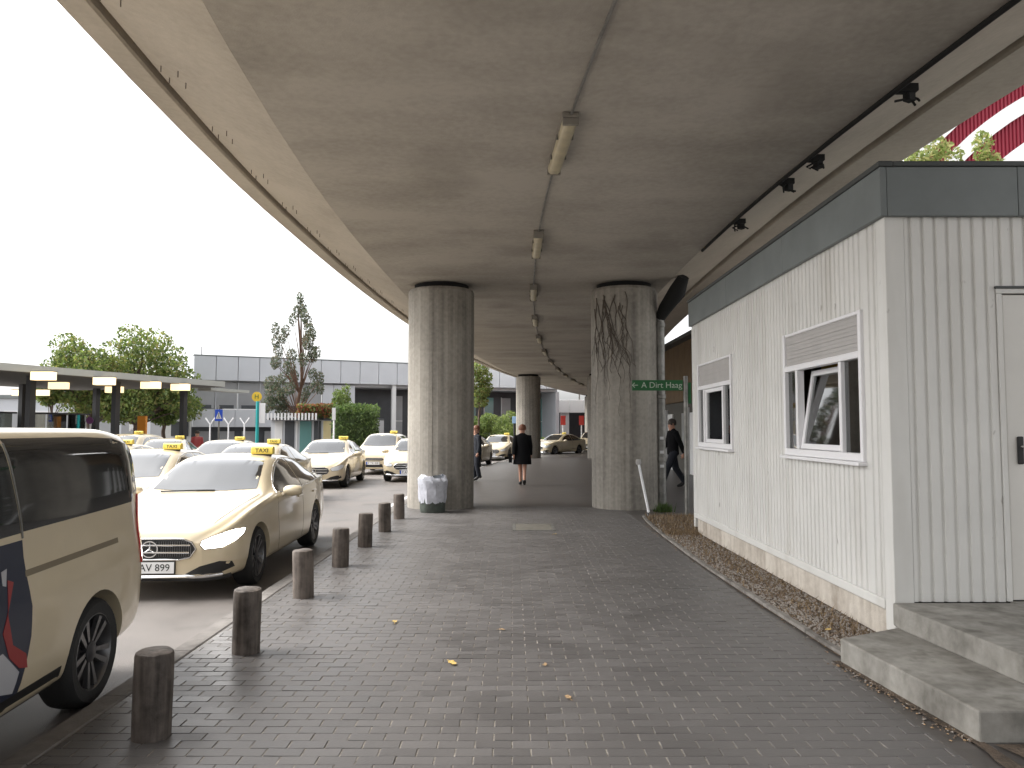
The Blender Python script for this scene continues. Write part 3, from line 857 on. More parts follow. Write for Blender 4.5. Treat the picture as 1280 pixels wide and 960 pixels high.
SPEC = {
 'sedan': dict(X=[-2.46, -2.42, -2.3, -2.1, -1.9, -1.6, -1.3, -.8, -.3, .1, .25, .6, .95, 1.1, 1.5, 1.9, 2.15, 2.32, 2.41, 2.46],
  zt=[.86, .97, 1.05, 1.085, 1.12, 1.255, 1.36, 1.445, 1.46, 1.43, 1.385, 1.22, 1.03, 1.0, .955, .89, .83, .77, .71, .63],
  zw=[.80, .88, .97, 1.01, 1.015, 1.01, 1.0, .99, .975, .97, .965, .955, .945, .935, .90, .84, .775, .71, .655, .58],
  yw=[.60, .72, .82, .875, .90, .918, .925, .928, .928, .928, .927, .925, .922, .92, .915, .895, .86, .79, .69, .54],
  yg=[.5, .6, .68, .70, .66, .60, .585, .585, .59, .585, .58, .62, .70, .72, .72, .70, .66, .6, .5, .38],
  zb=[.42, .36, .30, .26, .24, .22, .21, .2, .2, .2, .2, .2, .2, .2, .2, .205, .21, .215, .225, .25], axles=(1.62, -1.32), r=.335),
 'mpv': dict(X=[-2.2, -2.17, -2.08, -1.95, -1.7, -1.3, -.6, .0, .3, .7, 1.15, 1.35, 1.7, 2.0, 2.15, 2.2],
  zt=[.95, 1.15, 1.38, 1.49, 1.55, 1.59, 1.62, 1.61, 1.57, 1.36, 1.10, 1.05, .97, .86, .78, .68],
  zw=[.85, .92, .97, .99, 1.0, 1.0, .99, .98, .97, .96, .95, .94, .88, .76, .69, .6],
  yw=[.68, .76, .84, .87, .895, .905, .91, .91, .91, .91, .905, .90, .87, .80, .70, .56],
  yg=[.5, .55, .58, .6, .61, .62, .62, .62, .62, .65, .72, .72, .68, .58, .48, .38],
  zb=[.40, .35, .30, .27, .25, .23, .22, .21, .21, .21, .21, .21, .21, .215, .225, .25], axles=(1.35, -1.35), r=.32),
 'van': dict(X=[-2.57, -2.55, -2.48, -2.38, -2.2, -1.9, -1, 0, .6, .9, 1.2, 1.5, 1.75, 2.0, 2.3, 2.45, 2.53, 2.57],
  zt=[1.30, 1.50, 1.67, 1.74, 1.785, 1.805, 1.81, 1.81, 1.80, 1.77, 1.64, 1.38, 1.18, 1.13, 1.04, .96, .88, .78],
  zw=[1.0, 1.05, 1.10, 1.12, 1.12, 1.11, 1.09, 1.07, 1.06, 1.05, 1.04, 1.03, 1.02, .98, .90, .82, .74, .66],
  yw=[.80, .86, .915, .94, .955, .962, .964, .964, .964, .962, .96, .958, .95, .935, .88, .80, .70, .58],
  yg=[.62, .70, .77, .80, .82, .83, .83, .83, .82, .78, .77, .78, .78, .76, .68, .6, .5, .4],
  zb=[.42, .38, .34, .31, .29, .27, .25, .25, .24, .24, .23, .23, .23, .23, .23, .23, .24, .26], axles=(1.68, -1.70), r=.345, drop=.05)}
def in_poly(x, y, P):
    c = False; j = len(P) - 1
    for i in range(len(P)):
        if (P[i][1] > y) != (P[j][1] > y) and x < (P[j][0] - P[i][0]) * (y - P[i][1]) / (P[j][1] - P[i][1]) + P[i][0]: c = not c
        j = i
    return c
def densify(P, step, closed=True):
    out = []
    n = len(P)
    for i in range(n if closed else n - 1):
        a, b = Vector(P[i]), Vector(P[(i + 1) % n]); k = max(1, int((b - a).length / step))
        out += [a.lerp(b, q / k) for q in range(k)]
    if not closed: out.append(Vector(P[-1]))
    return out
class Car:
    def __init__(s, kind, name):
        s.kind = kind; sp = SPEC[kind]; s.sp = sp; s.root = link(name, None)
        fn = {k: pchip(sp['X'], sp[k]) for k in ('zt', 'zw', 'yw', 'yg', 'zb')}
        s.fn = fn
        X0, X1 = sp['X'][0], sp['X'][-1]
        st = sorted(set([round(X0 + (X1 - X0) * (.5 - .5 * math.cos(math.pi * i / 74)), 4) for i in range(75)]))
        mb = MB(); rings = []
        for x in st:
            zt, zw, yw, yg, zb = (fn[k](x) for k in ('zt', 'zw', 'yw', 'yg', 'zb'))
            zs = zb + .68 * (zw - zb); k = min(1, (zw - zb) / .5); ze = zt - sp.get('drop', .13) * (zt - zw)
            bel = Vector((.955 * yw, zw)); re = Vector((yg, ze)); mid = bel.lerp(re, .5) + Vector((.022 * (zt - zw) / .45, .0))
            P = [Vector((0, zb)), Vector((.75 * yw, zb)), Vector((.93 * yw, zb + .03 * k)), Vector((.985 * yw, zb + .14 * k)), Vector((yw, zb + .55 * (zs - zb))),
                 Vector((.992 * yw, zs)), bel, mid, re, Vector((.6 * yg, zt - .012 * min(1, (zt - zw) / .2))), Vector((0, zt))]
            H = catmull(P, 4); ring = [(x, p.x, p.y) for p in H] + [(x, -p.x, p.y) for p in H[-2:0:-1]]
            rings.append(ring)
        n = len(rings[0])
        for r_ in rings: mb.v += r_
        for i in range(len(rings) - 1):
            for k in range(n):
                k2 = (k + 1) % n
                mb.f.append([i * n + k, i * n + k2, (i + 1) * n + k2, (i + 1) * n + k])
        mb.f.append(list(range(n))); mb.f.append([(len(rings) - 1) * n + k for k in range(n)][::-1]); mb.m = [0] * len(mb.f)
        me = mb.mesh('body', M['paint'], smooth=180)
        bm = bmesh.new(); bm.from_mesh(me); s.bvh = BVHTree.FromBMesh(bm); bm.free()
        o = link('body', me); cut = MB()
        for ax in sp['axles']:
            for sg in (-1, 1): cut.cyl((ax, sg * .60, sp['r']), (ax, sg * 1.2, sp['r']), sp['r'] + .048, 40)
        co = cut.build('cutter', M['black'])
        md = o.modifiers.new('b', 'BOOLEAN'); md.operation = 'DIFFERENCE'; md.object = co; md.solver = 'EXACT'
        me2 = eval_mesh(o, 'body'); me2.set_sharp_from_angle(angle=R(38))
        bpy.data.objects.remove(o); bpy.data.objects.remove(co)
        s.body = link('body', me2, s.root)
        s.wheels()
    def hit(s, axis, sgn, a, b):
        if axis == 'y': o, d = Vector((a, sgn * 3, b)), Vector((0, -sgn, 0))
        elif axis == 'x': o, d = Vector((sgn * 5, a, b)), Vector((-sgn, 0, 0))
        else: o, d = Vector((a, b, 4)), Vector((0, 0, -1))
        h = s.bvh.ray_cast(o, d); return (h[0], h[1]) if h[0] is not None else (None, None)
    def panel(s, name, poly, axis, sgn, m, parent=None, off=.004, step=.05, thick=.012):
        B = densify(poly, step); nb = len(B)
        xs = [p[0] for p in poly]; ys = [p[1] for p in poly]; pts = list(B)
        gx = min(xs) + step * .7
        while gx < max(xs):
            gy = min(ys) + step * .7
            while gy < max(ys):
                if in_poly(gx, gy, poly) and min((Vector((gx, gy)) - b).length for b in B) > step * .5: pts.append(Vector((gx, gy)))
                gy += step
            gx += step
        r = delaunay_2d_cdt([Vector(p) for p in pts], [], [list(range(nb))], 1, 1e-5)
        V, F = r[0], r[2]; vs, ok = [], True
        dirv = {'y': Vector((0, sgn, 0)), 'x': Vector((sgn, 0, 0)), 'z': Vector((0, 0, 1))}[axis]
        last = None
        tmp = []
        for p in V:
            h, nn = s.hit(axis, sgn, p[0], p[1])
            if h is not None:
                if nn.dot(dirv) < 0: nn = -nn
                tmp.append(h + nn * off)
            else: tmp.append(None)
        good = [q for q in tmp if q is not None]
        for i, q in enumerate(tmp):
            if q is None:
                p = V[i]; ref = min(good, key=lambda g: (g.x - p[0])**2 + (g.z - p[1])**2 if axis == 'y' else (g.y - p[0])**2 + (g.z - p[1])**2) if good else Vector((0, 0, 0))
                q = ref.copy()
            vs.append(q)
        bm = bmesh.new(); bv = [bm.verts.new(v) for v in vs]
        for f in F:
            try: bm.faces.new([bv[i] for i in f])
            except Exception: pass
        bmesh.ops.recalc_face_normals(bm, faces=bm.faces)
        if bm.faces:
            bm.normal_update()
            if sum((f.normal.dot(dirv) * f.calc_area() for f in bm.faces)) < 0: bmesh.ops.reverse_faces(bm, faces=bm.faces)
        be = [e for e in bm.edges if len(e.link_faces) == 1]
        ex = bmesh.ops.extrude_edge_only(bm, edges=be)
        for g in ex['geom']:
            if isinstance(g, bmesh.types.BMVert): g.co -= dirv * thick
        me = bpy.data.meshes.new(name); bm.to_mesh(me); bm.free()
        me.materials.append(m); me.polygons.foreach_set('use_smooth', [True] * len(me.polygons)); me.set_sharp_from_angle(angle=R(45))
        return link(name, me, parent or s.root)
    def line(s, name, pts, axis, sgn, r, m, parent=None, off=0.0, closed=False):
        P = densify(pts, .06, closed)
        if closed: P.append(P[0])
        q = []
        for p in P:
            h, nn = s.hit(axis, sgn, p[0], p[1])
            if h is not None: q.append(h + nn * off)
        mb = MB()
        if len(q) > 1: mb.tube(q, r, 6)
        return mb.build(name, m, parent or s.root, smooth=60)
    def wheels(s):
        r = s.sp['r']; w = .225
        tyre = MB().lathe([(r * .70, -w / 2 + .01), (r * .9, -w / 2), (r * .975, -w / 2 + .025), (r, -w / 2 + .06), (r, w / 2 - .06), (r * .975, w / 2 - .025), (r * .9, w / 2), (r * .70, w / 2 - .01)], 40, Matrix.Rotation(math.pi / 2, 4, 'X'), closed=True).mesh('tyre', M['rubber'], smooth=50)
        rm = MB(); Mx = Matrix.Rotation(-math.pi / 2, 4, 'X')
        rm.lathe([(r * .705, -w / 2 + .02), (r * .72, w / 2 - .012), (r * .69, w / 2 - .008), (r * .655, w / 2 - .03), (r * .645, -w / 2 + .02)], 40, Mx, closed=True)
        for k in range(10):
            a = 2 * math.pi * k / 10; tw = .1 if k % 2 else -.1
            c, sn = math.cos, math.sin
            def pt(rad, an, y): return Vector((rad * c(an), y, rad * sn(an)))
            i0, i1, o0, o1 = a - .22, a + .22, a + tw - .085, a + tw + .085
            y0, y1 = w / 2 - .035, w / 2 - .016
            vs = [pt(r * .16, i0, y0), pt(r * .16, i1, y0), pt(r * .66, o1, y1), pt(r * .66, o0, y1), pt(r * .16, i0, y0 - .03), pt(r * .16, i1, y0 - .03), pt(r * .66, o1, y1 - .03), pt(r * .66, o0, y1 - .03)]
            rm.add(vs, [[0, 1, 2, 3], [7, 6, 5, 4], [0, 4, 5, 1], [1, 5, 6, 2], [2, 6, 7, 3], [3, 7, 4, 0]])
        rim = rm.mesh('rim', M['alloy'], smooth=35)
        hub = MB().lathe([(0, w / 2 - .02), (r * .12, w / 2 - .022), (r * .2, w / 2 - .03), (r * .2, w / 2 - .07)], 20, Mx).mesh('hub', M['darkalloy'], smooth=40)
        disc = MB().lathe([(0, .0), (r * .64, .0), (r * .64, -.02), (0, -.02)], 28, Mx).mesh('brake_disc', M['darkalloy'], smooth=40)
        for ax in s.sp['axles']:
            for sg in (1, -1):
                yo = s.fn['yw'](ax) - .128
                wl_ = link('wheel', None, s.root, (ax, sg * yo, r), 0 if sg > 0 else math.pi)
                for nm, me in (('tyre', tyre), ('rim', rim), ('hub', hub), ('brake_disc', disc)): link(nm, me, wl_)
    def mirror(s, x, z):
        for sg in (1, -1):
            h, nn = s.hit('y', sg, x, z - .06)
            y = abs(h.y) if h is not None else .85
            mb = MB(); mb.lathe([(0, -.12), (.05, -.115), (.075, -.08), (.085, 0), (.075, .08), (.05, .115), (0, .12)], 14, Matrix.Translation((x, sg * (y + .14), z)) @ Matrix.Rotation(math.pi / 2, 4, 'X') @ Matrix.Diagonal((1.0, .85, 1.0, 1)))
            mb.tube([(x + .01, sg * (y - .01), z - .06), (x, sg * (y + .08), z - .02)], .025, 6)
            mb.build('wing_mirror', M['paint'], s.root, smooth=50)
    def roof_sign(s, x, y, w=.30):
        zt = s.hit('z', 1, x, y)[0].z
        sg = link('taxi_sign', None, s.root)
        mb = MB(); n = 10; pr = [(-.055, 0), (-.06, .03), (-.05, .085), (-.03, .105), (.03, .105), (.05, .085), (.06, .03), (.055, 0)]
        k = len(pr); vs = [(x + a, y - w / 2, zt + .012 + b) for a, b in pr] + [(x + a, y + w / 2, zt + .012 + b) for a, b in pr]
        mb.add(vs, [list(range(k)), list(range(k, 2 * k))[::-1]] + [[i, (i + 1) % k, k + (i + 1) % k, k + i] for i in range(k)])
        mb.build('lamp_box', M['taxiyellow'], sg, bevel=.006)
        MB().b2((x - .05, y - w / 2 + .04, zt - .015), (x + .05, y + w / 2 - .04, zt + .012)).build('foot', M['black'], sg)
        me = text_mesh('TAXI', .082, M['ink'], .002)
        me.transform(Matrix.Translation((x + .0585, y, zt + .06)) @ Matrix.Rotation(R(-8), 4, 'Y') @ Matrix.Rotation(math.pi / 2, 4, 'Z') @ Matrix.Rotation(math.pi / 2, 4, 'X'))
        link('lettering', me, sg)
        me2 = text_mesh('TAXI', .082, M['ink'], .002)
        me2.transform(Matrix.Translation((x - .0585, y, zt + .06)) @ Matrix.Rotation(R(8), 4, 'Y') @ Matrix.Rotation(-math.pi / 2, 4, 'Z') @ Matrix.Rotation(math.pi / 2, 4, 'X'))
        link('lettering', me2, sg)
    def number_plate(s, z, txt, front=True):
        sgn = 1 if front else -1
        h, _ = s.hit('x', sgn, 0, z); x = h.x + sgn * .022
        pl = link('number_plate', None, s.root)
        MB().b2((x - sgn * .03, -.27, z - .068), (x - sgn * .004, .27, z + .068)).build('holder', M['black'], pl, bevel=.004)
        MB().b2((x - sgn * .004, -.26, z - .058), (x, .26, z + .058)).build('sheet', M['plate'], pl)
        MB().b2((x - .002, -.258 * sgn - .0 if front else .215, z - .056), (x + sgn * .0015, -.215 if front else .258, z + .056)).build('blue_band', M['eu'], pl)
        me = text_mesh(txt, .105, M['ink'], .001)
        me.transform(Matrix.Translation((x + sgn * .0012, .02 * sgn, z - .002)) @ Matrix.Rotation(sgn * math.pi / 2, 4, 'Z') @ Matrix.Rotation(math.pi / 2, 4, 'X'))
        link('lettering', me, pl)
    def emblem(s, z, r, x=None):
        h, _ = s.hit('x', 1, 0, z); x = (h.x if x is None else x) + .012
        e = link('emblem', None, s.root)
        MB().lathe([(r - .012, -.006), (r, -.006), (r, .006), (r - .012, .006)], 28, Matrix.Translation((x, 0, z)) @ Matrix.Rotation(math.pi / 2, 4, 'Y'), closed=True).build('ring', M['chrome'], e, smooth=40)
        mb = MB()
        for k in range(3):
            a = math.pi / 2 + 2 * math.pi * k / 3
            t = Vector((0, math.cos(a), math.sin(a))); q = Vector((0, -math.sin(a), math.cos(a))); c = Vector((x, 0, z))
            mb.add([c + t * (r - .006), c + q * r * .16 - t * r * .09, c - q * r * .16 - t * r * .09, c + Vector((.008, 0, 0)), c - Vector((.006, 0, 0))], [[0, 1, 3], [0, 3, 2], [0, 4, 1], [0, 2, 4]])
        mb.build('star', M['chrome'], e)

def make_sedan():
    c = Car('sedan', 'taxi_sedan'); r = c.root
    for sg in (1, -1):
        c.panel('side_window', [(.70, 1.0), (.40, 1.16), (.08, 1.31), (-.2, 1.365), (-.43, 1.375), (-.43, .995)], 'y', sg, M['carglass'])
        c.panel('side_window', [(-.49, .995), (-.49, 1.375), (-.8, 1.355), (-1.08, 1.28), (-1.35, 1.15), (-1.55, 1.05), (-1.45, 1.02)], 'y', sg, M['carglass'])
        c.line('window_trim', [(.74, .985), (.1, .975), (-.5, .98), (-1.2, .998), (-1.58, 1.03), (-1.36, 1.165), (-1.08, 1.295), (-.8, 1.37), (-.43, 1.39), (-.18, 1.38), (.1, 1.325), (.42, 1.175), (.74, .985)], 'y', sg, .008, M['chrome'])
        for pts in ([(.80, .93), (.86, .7), (.84, .42), (.78, .28)], [(-.46, .97), (-.46, .6), (-.44, .28)], [(-1.42, 1.0), (-1.36, .82), (-1.02, .52), (-.92, .3)]):
            c.line('door_seam', pts, 'y', sg, .0045, M['black'], off=-.002)
        c.line('sill_seam', [(1.15, .27), (-.9, .27)], 'y', sg, .004, M['black'], off=-.002)
        for x in (-.28, -1.2):
            hh, nn = c.hit('y', sg, x, .86); MB().b2((x - .11, hh.y - sg * .01, .845), (x + .11, hh.y + sg * .022, .875)).build('door_handle', M['paint'], r, bevel=.008)
        hl = c.panel('headlight', [(sg * y, z) for y, z in ((.525, .575), (.56, .535), (.72, .545), (.82, .60), (.855, .66), (.858, .705), (.80, .71), (.63, .655), (.535, .61))], 'x', 1, M['lens'], off=.006, step=.035)
        c.line('headlight_bezel', [(sg * y, z) for y, z in ((.52, .575), (.56, .53), (.72, .54), (.82, .595), (.858, .66), (.862, .71), (.80, .715), (.63, .66), (.53, .615))], 'x', 1, .006, M['black'], hl, closed=True)
        c.panel('air_intake', [(sg * y, z) for y, z in ((.36, .27), (.70, .275), (.81, .32), (.80, .385), (.70, .40), (.52, .355))], 'x', 1, M['black'], off=.004, step=.04)
        c.panel('taillight', [(sg * y, z) for y, z in ((.36, .80), (.72, .76), (.80, .82), (.76, .90), (.40, .90))], 'x', -1, M['red'], off=.006, step=.05)
    c.panel('windscreen', [(-.64, 1.045), (-.3, 1.028), (0, 1.024), (.3, 1.028), (.64, 1.045), (.60, 1.2), (.535, 1.365), (.25, 1.385), (-.25, 1.385), (-.535, 1.365), (-.60, 1.2)], 'x', 1, M['carglass'], step=.06)
    c.panel('rear_window', [(-.58, 1.15), (.58, 1.15), (.52, 1.34), (-.52, 1.34)], 'x', -1, M['carglass'], step=.06)
    g = c.panel('grille', [(-.47, .535), (-.43, .60), (-.34, .635), (.34, .635), (.43, .60), (.47, .535), (.41, .455), (.30, .43), (-.30, .43), (-.41, .455)], 'x', 1, M['black'], off=.004, step=.05)
    c.line('grille_frame', [(-.475, .535), (-.435, .605), (-.34, .64), (.34, .64), (.435, .605), (.475, .535), (.415, .45), (.30, .425), (-.30, .425), (-.415, .45)], 'x', 1, .010, M['chrome'], g, off=.004, closed=True)
    for z, w in ((.50, .41), (.575, .42)):
        c.line('grille_bar', [(-w, z), (w, z)], 'x', 1, .011, M['chrome'], g, off=.010)
    for k in range(-18, 19):
        if abs(k) < 3: continue
        y = k * .0235; c.line('grille_mesh', [(y, .46), (y, .615)], 'x', 1, .0035, M['alloy'], g, off=.006)
    MB().lathe([(0, -.004), (.098, -.004), (.098, .003), (0, .006)], 24, Matrix.Translation((c.hit('x', 1, 0, .535)[0].x + .008, 0, .535)) @ Matrix.Rotation(math.pi / 2, 4, 'Y')).build('emblem_disc', M['black'], r, smooth=40)
    c.emblem(.535, .088)
    c.line('bumper_trim', [(-.72, .262), (-.5, .25), (0, .25), (.5, .25), (.72, .262)], 'x', 1, .024, M['chrome'], off=.004)
    c.line('front_lip', [(-.76, .232), (-.5, .224), (0, .262 - .04), (.5, .224), (.76, .232)], 'x', 1, .035, M['black'], off=.0)
    c.line('bonnet_seam', [(y, x) for y, x in []] or [(2.28, .60), (2.0, .665), (1.5, .72), (1.08, .735)], 'z', 1, .004, M['black'], off=-.001)
    c.line('bonnet_seam', [(2.28, -.60), (2.0, -.665), (1.5, -.72), (1.08, -.735)], 'z', 1, .004, M['black'], off=-.001)
    c.line('wiper', [(1.0, -.5), (.97, .15)], 'z', 1, .009, M['black'], off=.012)
    c.mirror(.60, 1.0)
    c.roof_sign(-.15, .42); c.number_plate(.345, 'F AV 899')
    return r
def make_mpv():
    c = Car('mpv', 'taxi_minivan'); r = c.root
    for sg in (1, -1):
        c.panel('side_window', [(.86, 1.02), (.5, 1.22), (.2, 1.40), (-.05, 1.47), (-.28, 1.49), (-.28, 1.01)], 'y', sg, M['carglass'])
        c.panel('side_window', [(-.34, 1.01), (-.34, 1.49), (-.8, 1.485), (-1.15, 1.46), (-1.15, 1.02)], 'y', sg, M['carglass'])
        c.panel('side_window', [(-1.21, 1.02), (-1.21, 1.455), (-1.55, 1.40), (-1.78, 1.28), (-1.85, 1.06)], 'y', sg, M['carglass'])
        for pts in ([(.95, .93), (.98, .6), (.9, .28)], [(-.31, .98), (-.31, .28)], [(-1.18, 1.0), (-1.15, .72), (-1.0, .5)]):
            c.line('door_seam', pts, 'y', sg, .0045, M['black'], off=-.002)
        for x in (-.12, -1.0):
            hh, nn = c.hit('y', sg, x, .87); MB().b2((x - .1, hh.y - sg * .01, .855), (x + .1, hh.y + sg * .022, .885)).build('door_handle', M['paint'], r, bevel=.008)
        c.panel('headlight', [(sg * y, z) for y, z in ((.42, .62), (.60, .60), (.78, .64), (.84, .75), (.70, .73), (.5, .68))], 'x', 1, M['lens'], off=.006, step=.04)
        c.panel('air_intake', [(sg * y, z) for y, z in ((.48, .30), (.74, .32), (.72, .40), (.5, .37))], 'x', 1, M['black'], off=.004, step=.04)
        c.panel('taillight', [(sg * y, z) for y, z in ((.55, .80), (.76, .78), (.78, 1.05), (.66, 1.05))], 'x', -1, M['red'], off=.006, step=.05)
    c.panel('windscreen', [(-.67, 1.12), (0, 1.09), (.67, 1.12), (.6, 1.38), (.565, 1.53), (0, 1.56), (-.565, 1.53), (-.6, 1.38)], 'x', 1, M['carglass'], step=.06)
    c.panel('rear_window', [(-.58, 1.1), (.58, 1.1), (.5, 1.46), (-.5, 1.46)], 'x', -1, M['carglass'], step=.06)
    g = c.panel('grille', [(-.42, .60), (-.36, .665), (.36, .665), (.42, .60), (.36, .56), (-.36, .56)], 'x', 1, M['black'], off=.004, step=.05)
    for z in (.59, .63): c.line('grille_bar', [(-.36, z), (.36, z)], 'x', 1, .008, M['chrome'], g, off=.008)
    c.panel('lower_grille', [(-.4, .3), (-.36, .42), (.36, .42), (.4, .3)], 'x', 1, M['black'], off=.004, step=.05)
    c.mirror(.80, 1.03); c.roof_sign(-.1, .38); c.number_plate(.46, 'F TX 428')
    return r
def make_van():
    c = Car('van', 'taxi_van'); r = c.root
    for sg in (1, -1):
        c.panel('side_window', [(1.25, 1.13), (.9, 1.50), (.75, 1.64), (.55, 1.68), (.28, 1.69), (.28, 1.19)], 'y', sg, M['carglass'])
        c.panel('side_window', [(.20, 1.20), (.20, 1.74), (-.69, 1.745), (-.82, 1.23)], 'y', sg, M['carglass'])
        c.panel('side_window', [(-.85, 1.235), (-.72, 1.745), (-1.6, 1.745), (-2.05, 1.73), (-2.26, 1.69), (-2.38, 1.60), (-2.44, 1.40), (-2.46, 1.33), (-2.32, 1.325), (-2.29, 1.265), (-1.6, 1.25)], 'y', sg, M['carglass'])
        c.line('window_seam', [(-.715, 1.72), (-.84, 1.2)], 'y', sg, .006, M['steelpipe'], off=.004)
        c.panel('door_rail', [(-.86, .985), (-2.02, 1.005), (-2.02, 1.04), (-.86, 1.02)], 'y', sg, M['railshade'], off=.003, thick=.01)
        c.line('door_seam', [(.24, 1.1), (.24, .3)], 'y', sg, .005, M['black'], off=-.002)
        c.line('door_seam', [(-2.40, 1.25), (-2.44, .95), (-2.42, .5)], 'y', sg, .004, M['black'], off=-.002)
        tl = c.panel('taillight', [(-2.42, .80), (-2.40, 1.05), (-2.44, 1.31), (-2.53, 1.30), (-2.55, 1.0), (-2.545, .80)], 'y', sg, M['red'], off=.012, step=.03)
        c.panel('wheel_arch_trim', [(-1.25, .275), (.95, .255), (.95, .37), (-1.25, .39)], 'y', sg, M['black'], off=.004)
        c.panel('headlight', [(sg * y, z) for y, z in ((.5, .74), (.7, .72), (.86, .80), (.84, .93), (.68, .88))], 'x', 1, M['lens'], off=.006, step=.04)
    ad = c.panel('advert_wrap', [(1.15, .36), (-.78, .36), (-.83, .5), (-.88, .66), (-.895, .82), (-.87, 1.0), (-.84, 1.19), (.25, 1.17), (1.15, 1.09)], 'y', 1, M['navy'], off=.0025, step=.07)
    ad['label'] = 'dark navy advert wrap with red and white shapes'
    for m_, P in ((M['adred'], [(-.57, .98), (-.52, 1.0), (-.49, .82), (-.53, .66), (-.66, .58), (-.68, .50), (-.60, .52), (-.50, .60), (-.44, .74)]),
                  (M['adwhite'], [(-.52, 1.06), (-.47, 1.05), (-.47, .98), (-.50, .97)]),
                  (M['adwhite'], [(-.60, .50), (-.44, .64), (-.30, .62), (-.34, .52), (-.40, .44), (-.56, .40)]),
                  (M['adwhite'], [(.3, .5), (.9, .6), (.8, .9), (.4, .85)])):
        P = [(a_ - .17, b_) if a_ < 0 else (a_, b_) for a_, b_ in P]
        c.panel('wrap_print', P, 'y', 1, m_, ad, off=.005, step=.05, thick=.002)
    c.panel('rear_window', [(-.62, 1.30), (.62, 1.30), (.56, 1.60), (-.56, 1.60)], 'x', -1, M['carglass'], step=.06)
    c.panel('windscreen', [(-.74, 1.22), (0, 1.2), (.74, 1.22), (.70, 1.66), (0, 1.73), (-.70, 1.66)], 'x', 1, M['carglass'], step=.08)
    c.panel('grille', [(-.5, .70), (-.5, .84), (.5, .84), (.5, .70)], 'x', 1, M['black'], off=.004, step=.06)
    c.line('rear_bumper_seam', [(-.8, .62), (.8, .62)], 'x', -1, .005, M['black'], off=-.002)
    c.mirror(1.15, 1.16); c.roof_sign(.45, .3); c.number_plate(.52, 'F AT 317'); c.number_plate(.8, 'F AT 317', False)
    return r

HEAD = -math.pi / 2
van = make_van()
van.location = (-3.55, 3.36, ROADZ); van.rotation_euler = (0, 0, R(-86))
tag(van, 'ivory taxi van with black tinted glass and dark advert wrap, red tail lamp', 'van')
sed = make_sedan(); mpv = make_mpv(); index_children()
sed.location = (-3.90, 10.62, ROADZ); sed.rotation_euler = (0, 0, HEAD + R(2.2))
tag(sed, 'ivory taxi saloon with lit headlamp parked beside the stone bollards', 'taxi', 'ivory taxis waiting in the rank')
proto = {'s': sed, 'm': mpv}
# (kind, x, y, yaw, label)
rank = [('s', -6.25, 13.1, 1, 'ivory taxi saloon next to the one with lit headlamp, behind the van'),
        ('s', -6.15, 18.4, 1, 'ivory taxi saloon second in the middle lane, behind the lit headlamp taxi roof'),
        ('s', -6.05, 25.6, 2, 'ivory taxi saloon across the road line, ahead of the ivy hedge'),
        ('m', -5.35, 32.3, -2, 'tall ivory taxi minivan waiting between two saloons before the ivy hedge'),
        ('s', -3.55, 28.4, 1, 'ivory taxi saloon half hidden by the column with the litter bag'),
        ('s', -9.3, 17.6, 1, 'ivory taxi saloon two lanes over from the bollards, mostly hidden by the van'),
        ('s', -8.95, 24.0, 1, 'ivory taxi saloon in front of the blue pedestrian sign'),
        ('s', -12.3, 27.4, 14, 'ivory taxi saloon turned to show its dark side windows, by the bus shelter'),
        ('m', -14.3, 28.6, 4, 'tall ivory taxi minivan nearest the bus shelter posts'),
        ('s', -2.15, 37.6, -8, 'ivory taxi saloon beside the person in the dark suit'),
        ('s', -.75, 45.6, -10, 'ivory taxi saloon in front of the round willow bushes'),
        ('s', 3.2, 53.5, -38, 'ivory taxi saloon turning off, in front of the low hedge and red signs'),
        ('m', 6.2, 59.0, -16, 'ivory taxi minivan at the far bend under the bridge')]
first_m = True
for k, x, y, yaw, lab in rank:
    if k == 'm' and first_m: o = mpv; first_m = False
    else: o = copy_tree(proto[k])
    o.location = (x, y, ROADZ); o.rotation_euler = (0, 0, HEAD + R(yaw))
    tag(o, lab, 'taxi', 'ivory taxis waiting in the rank')
for ch in sed.children:
    if ch.name.startswith('headlight'):
        ch.data = ch.data.copy(); ch.data.materials[0] = M['lit']; ch['label'] = 'headlamp switched on, glowing white'

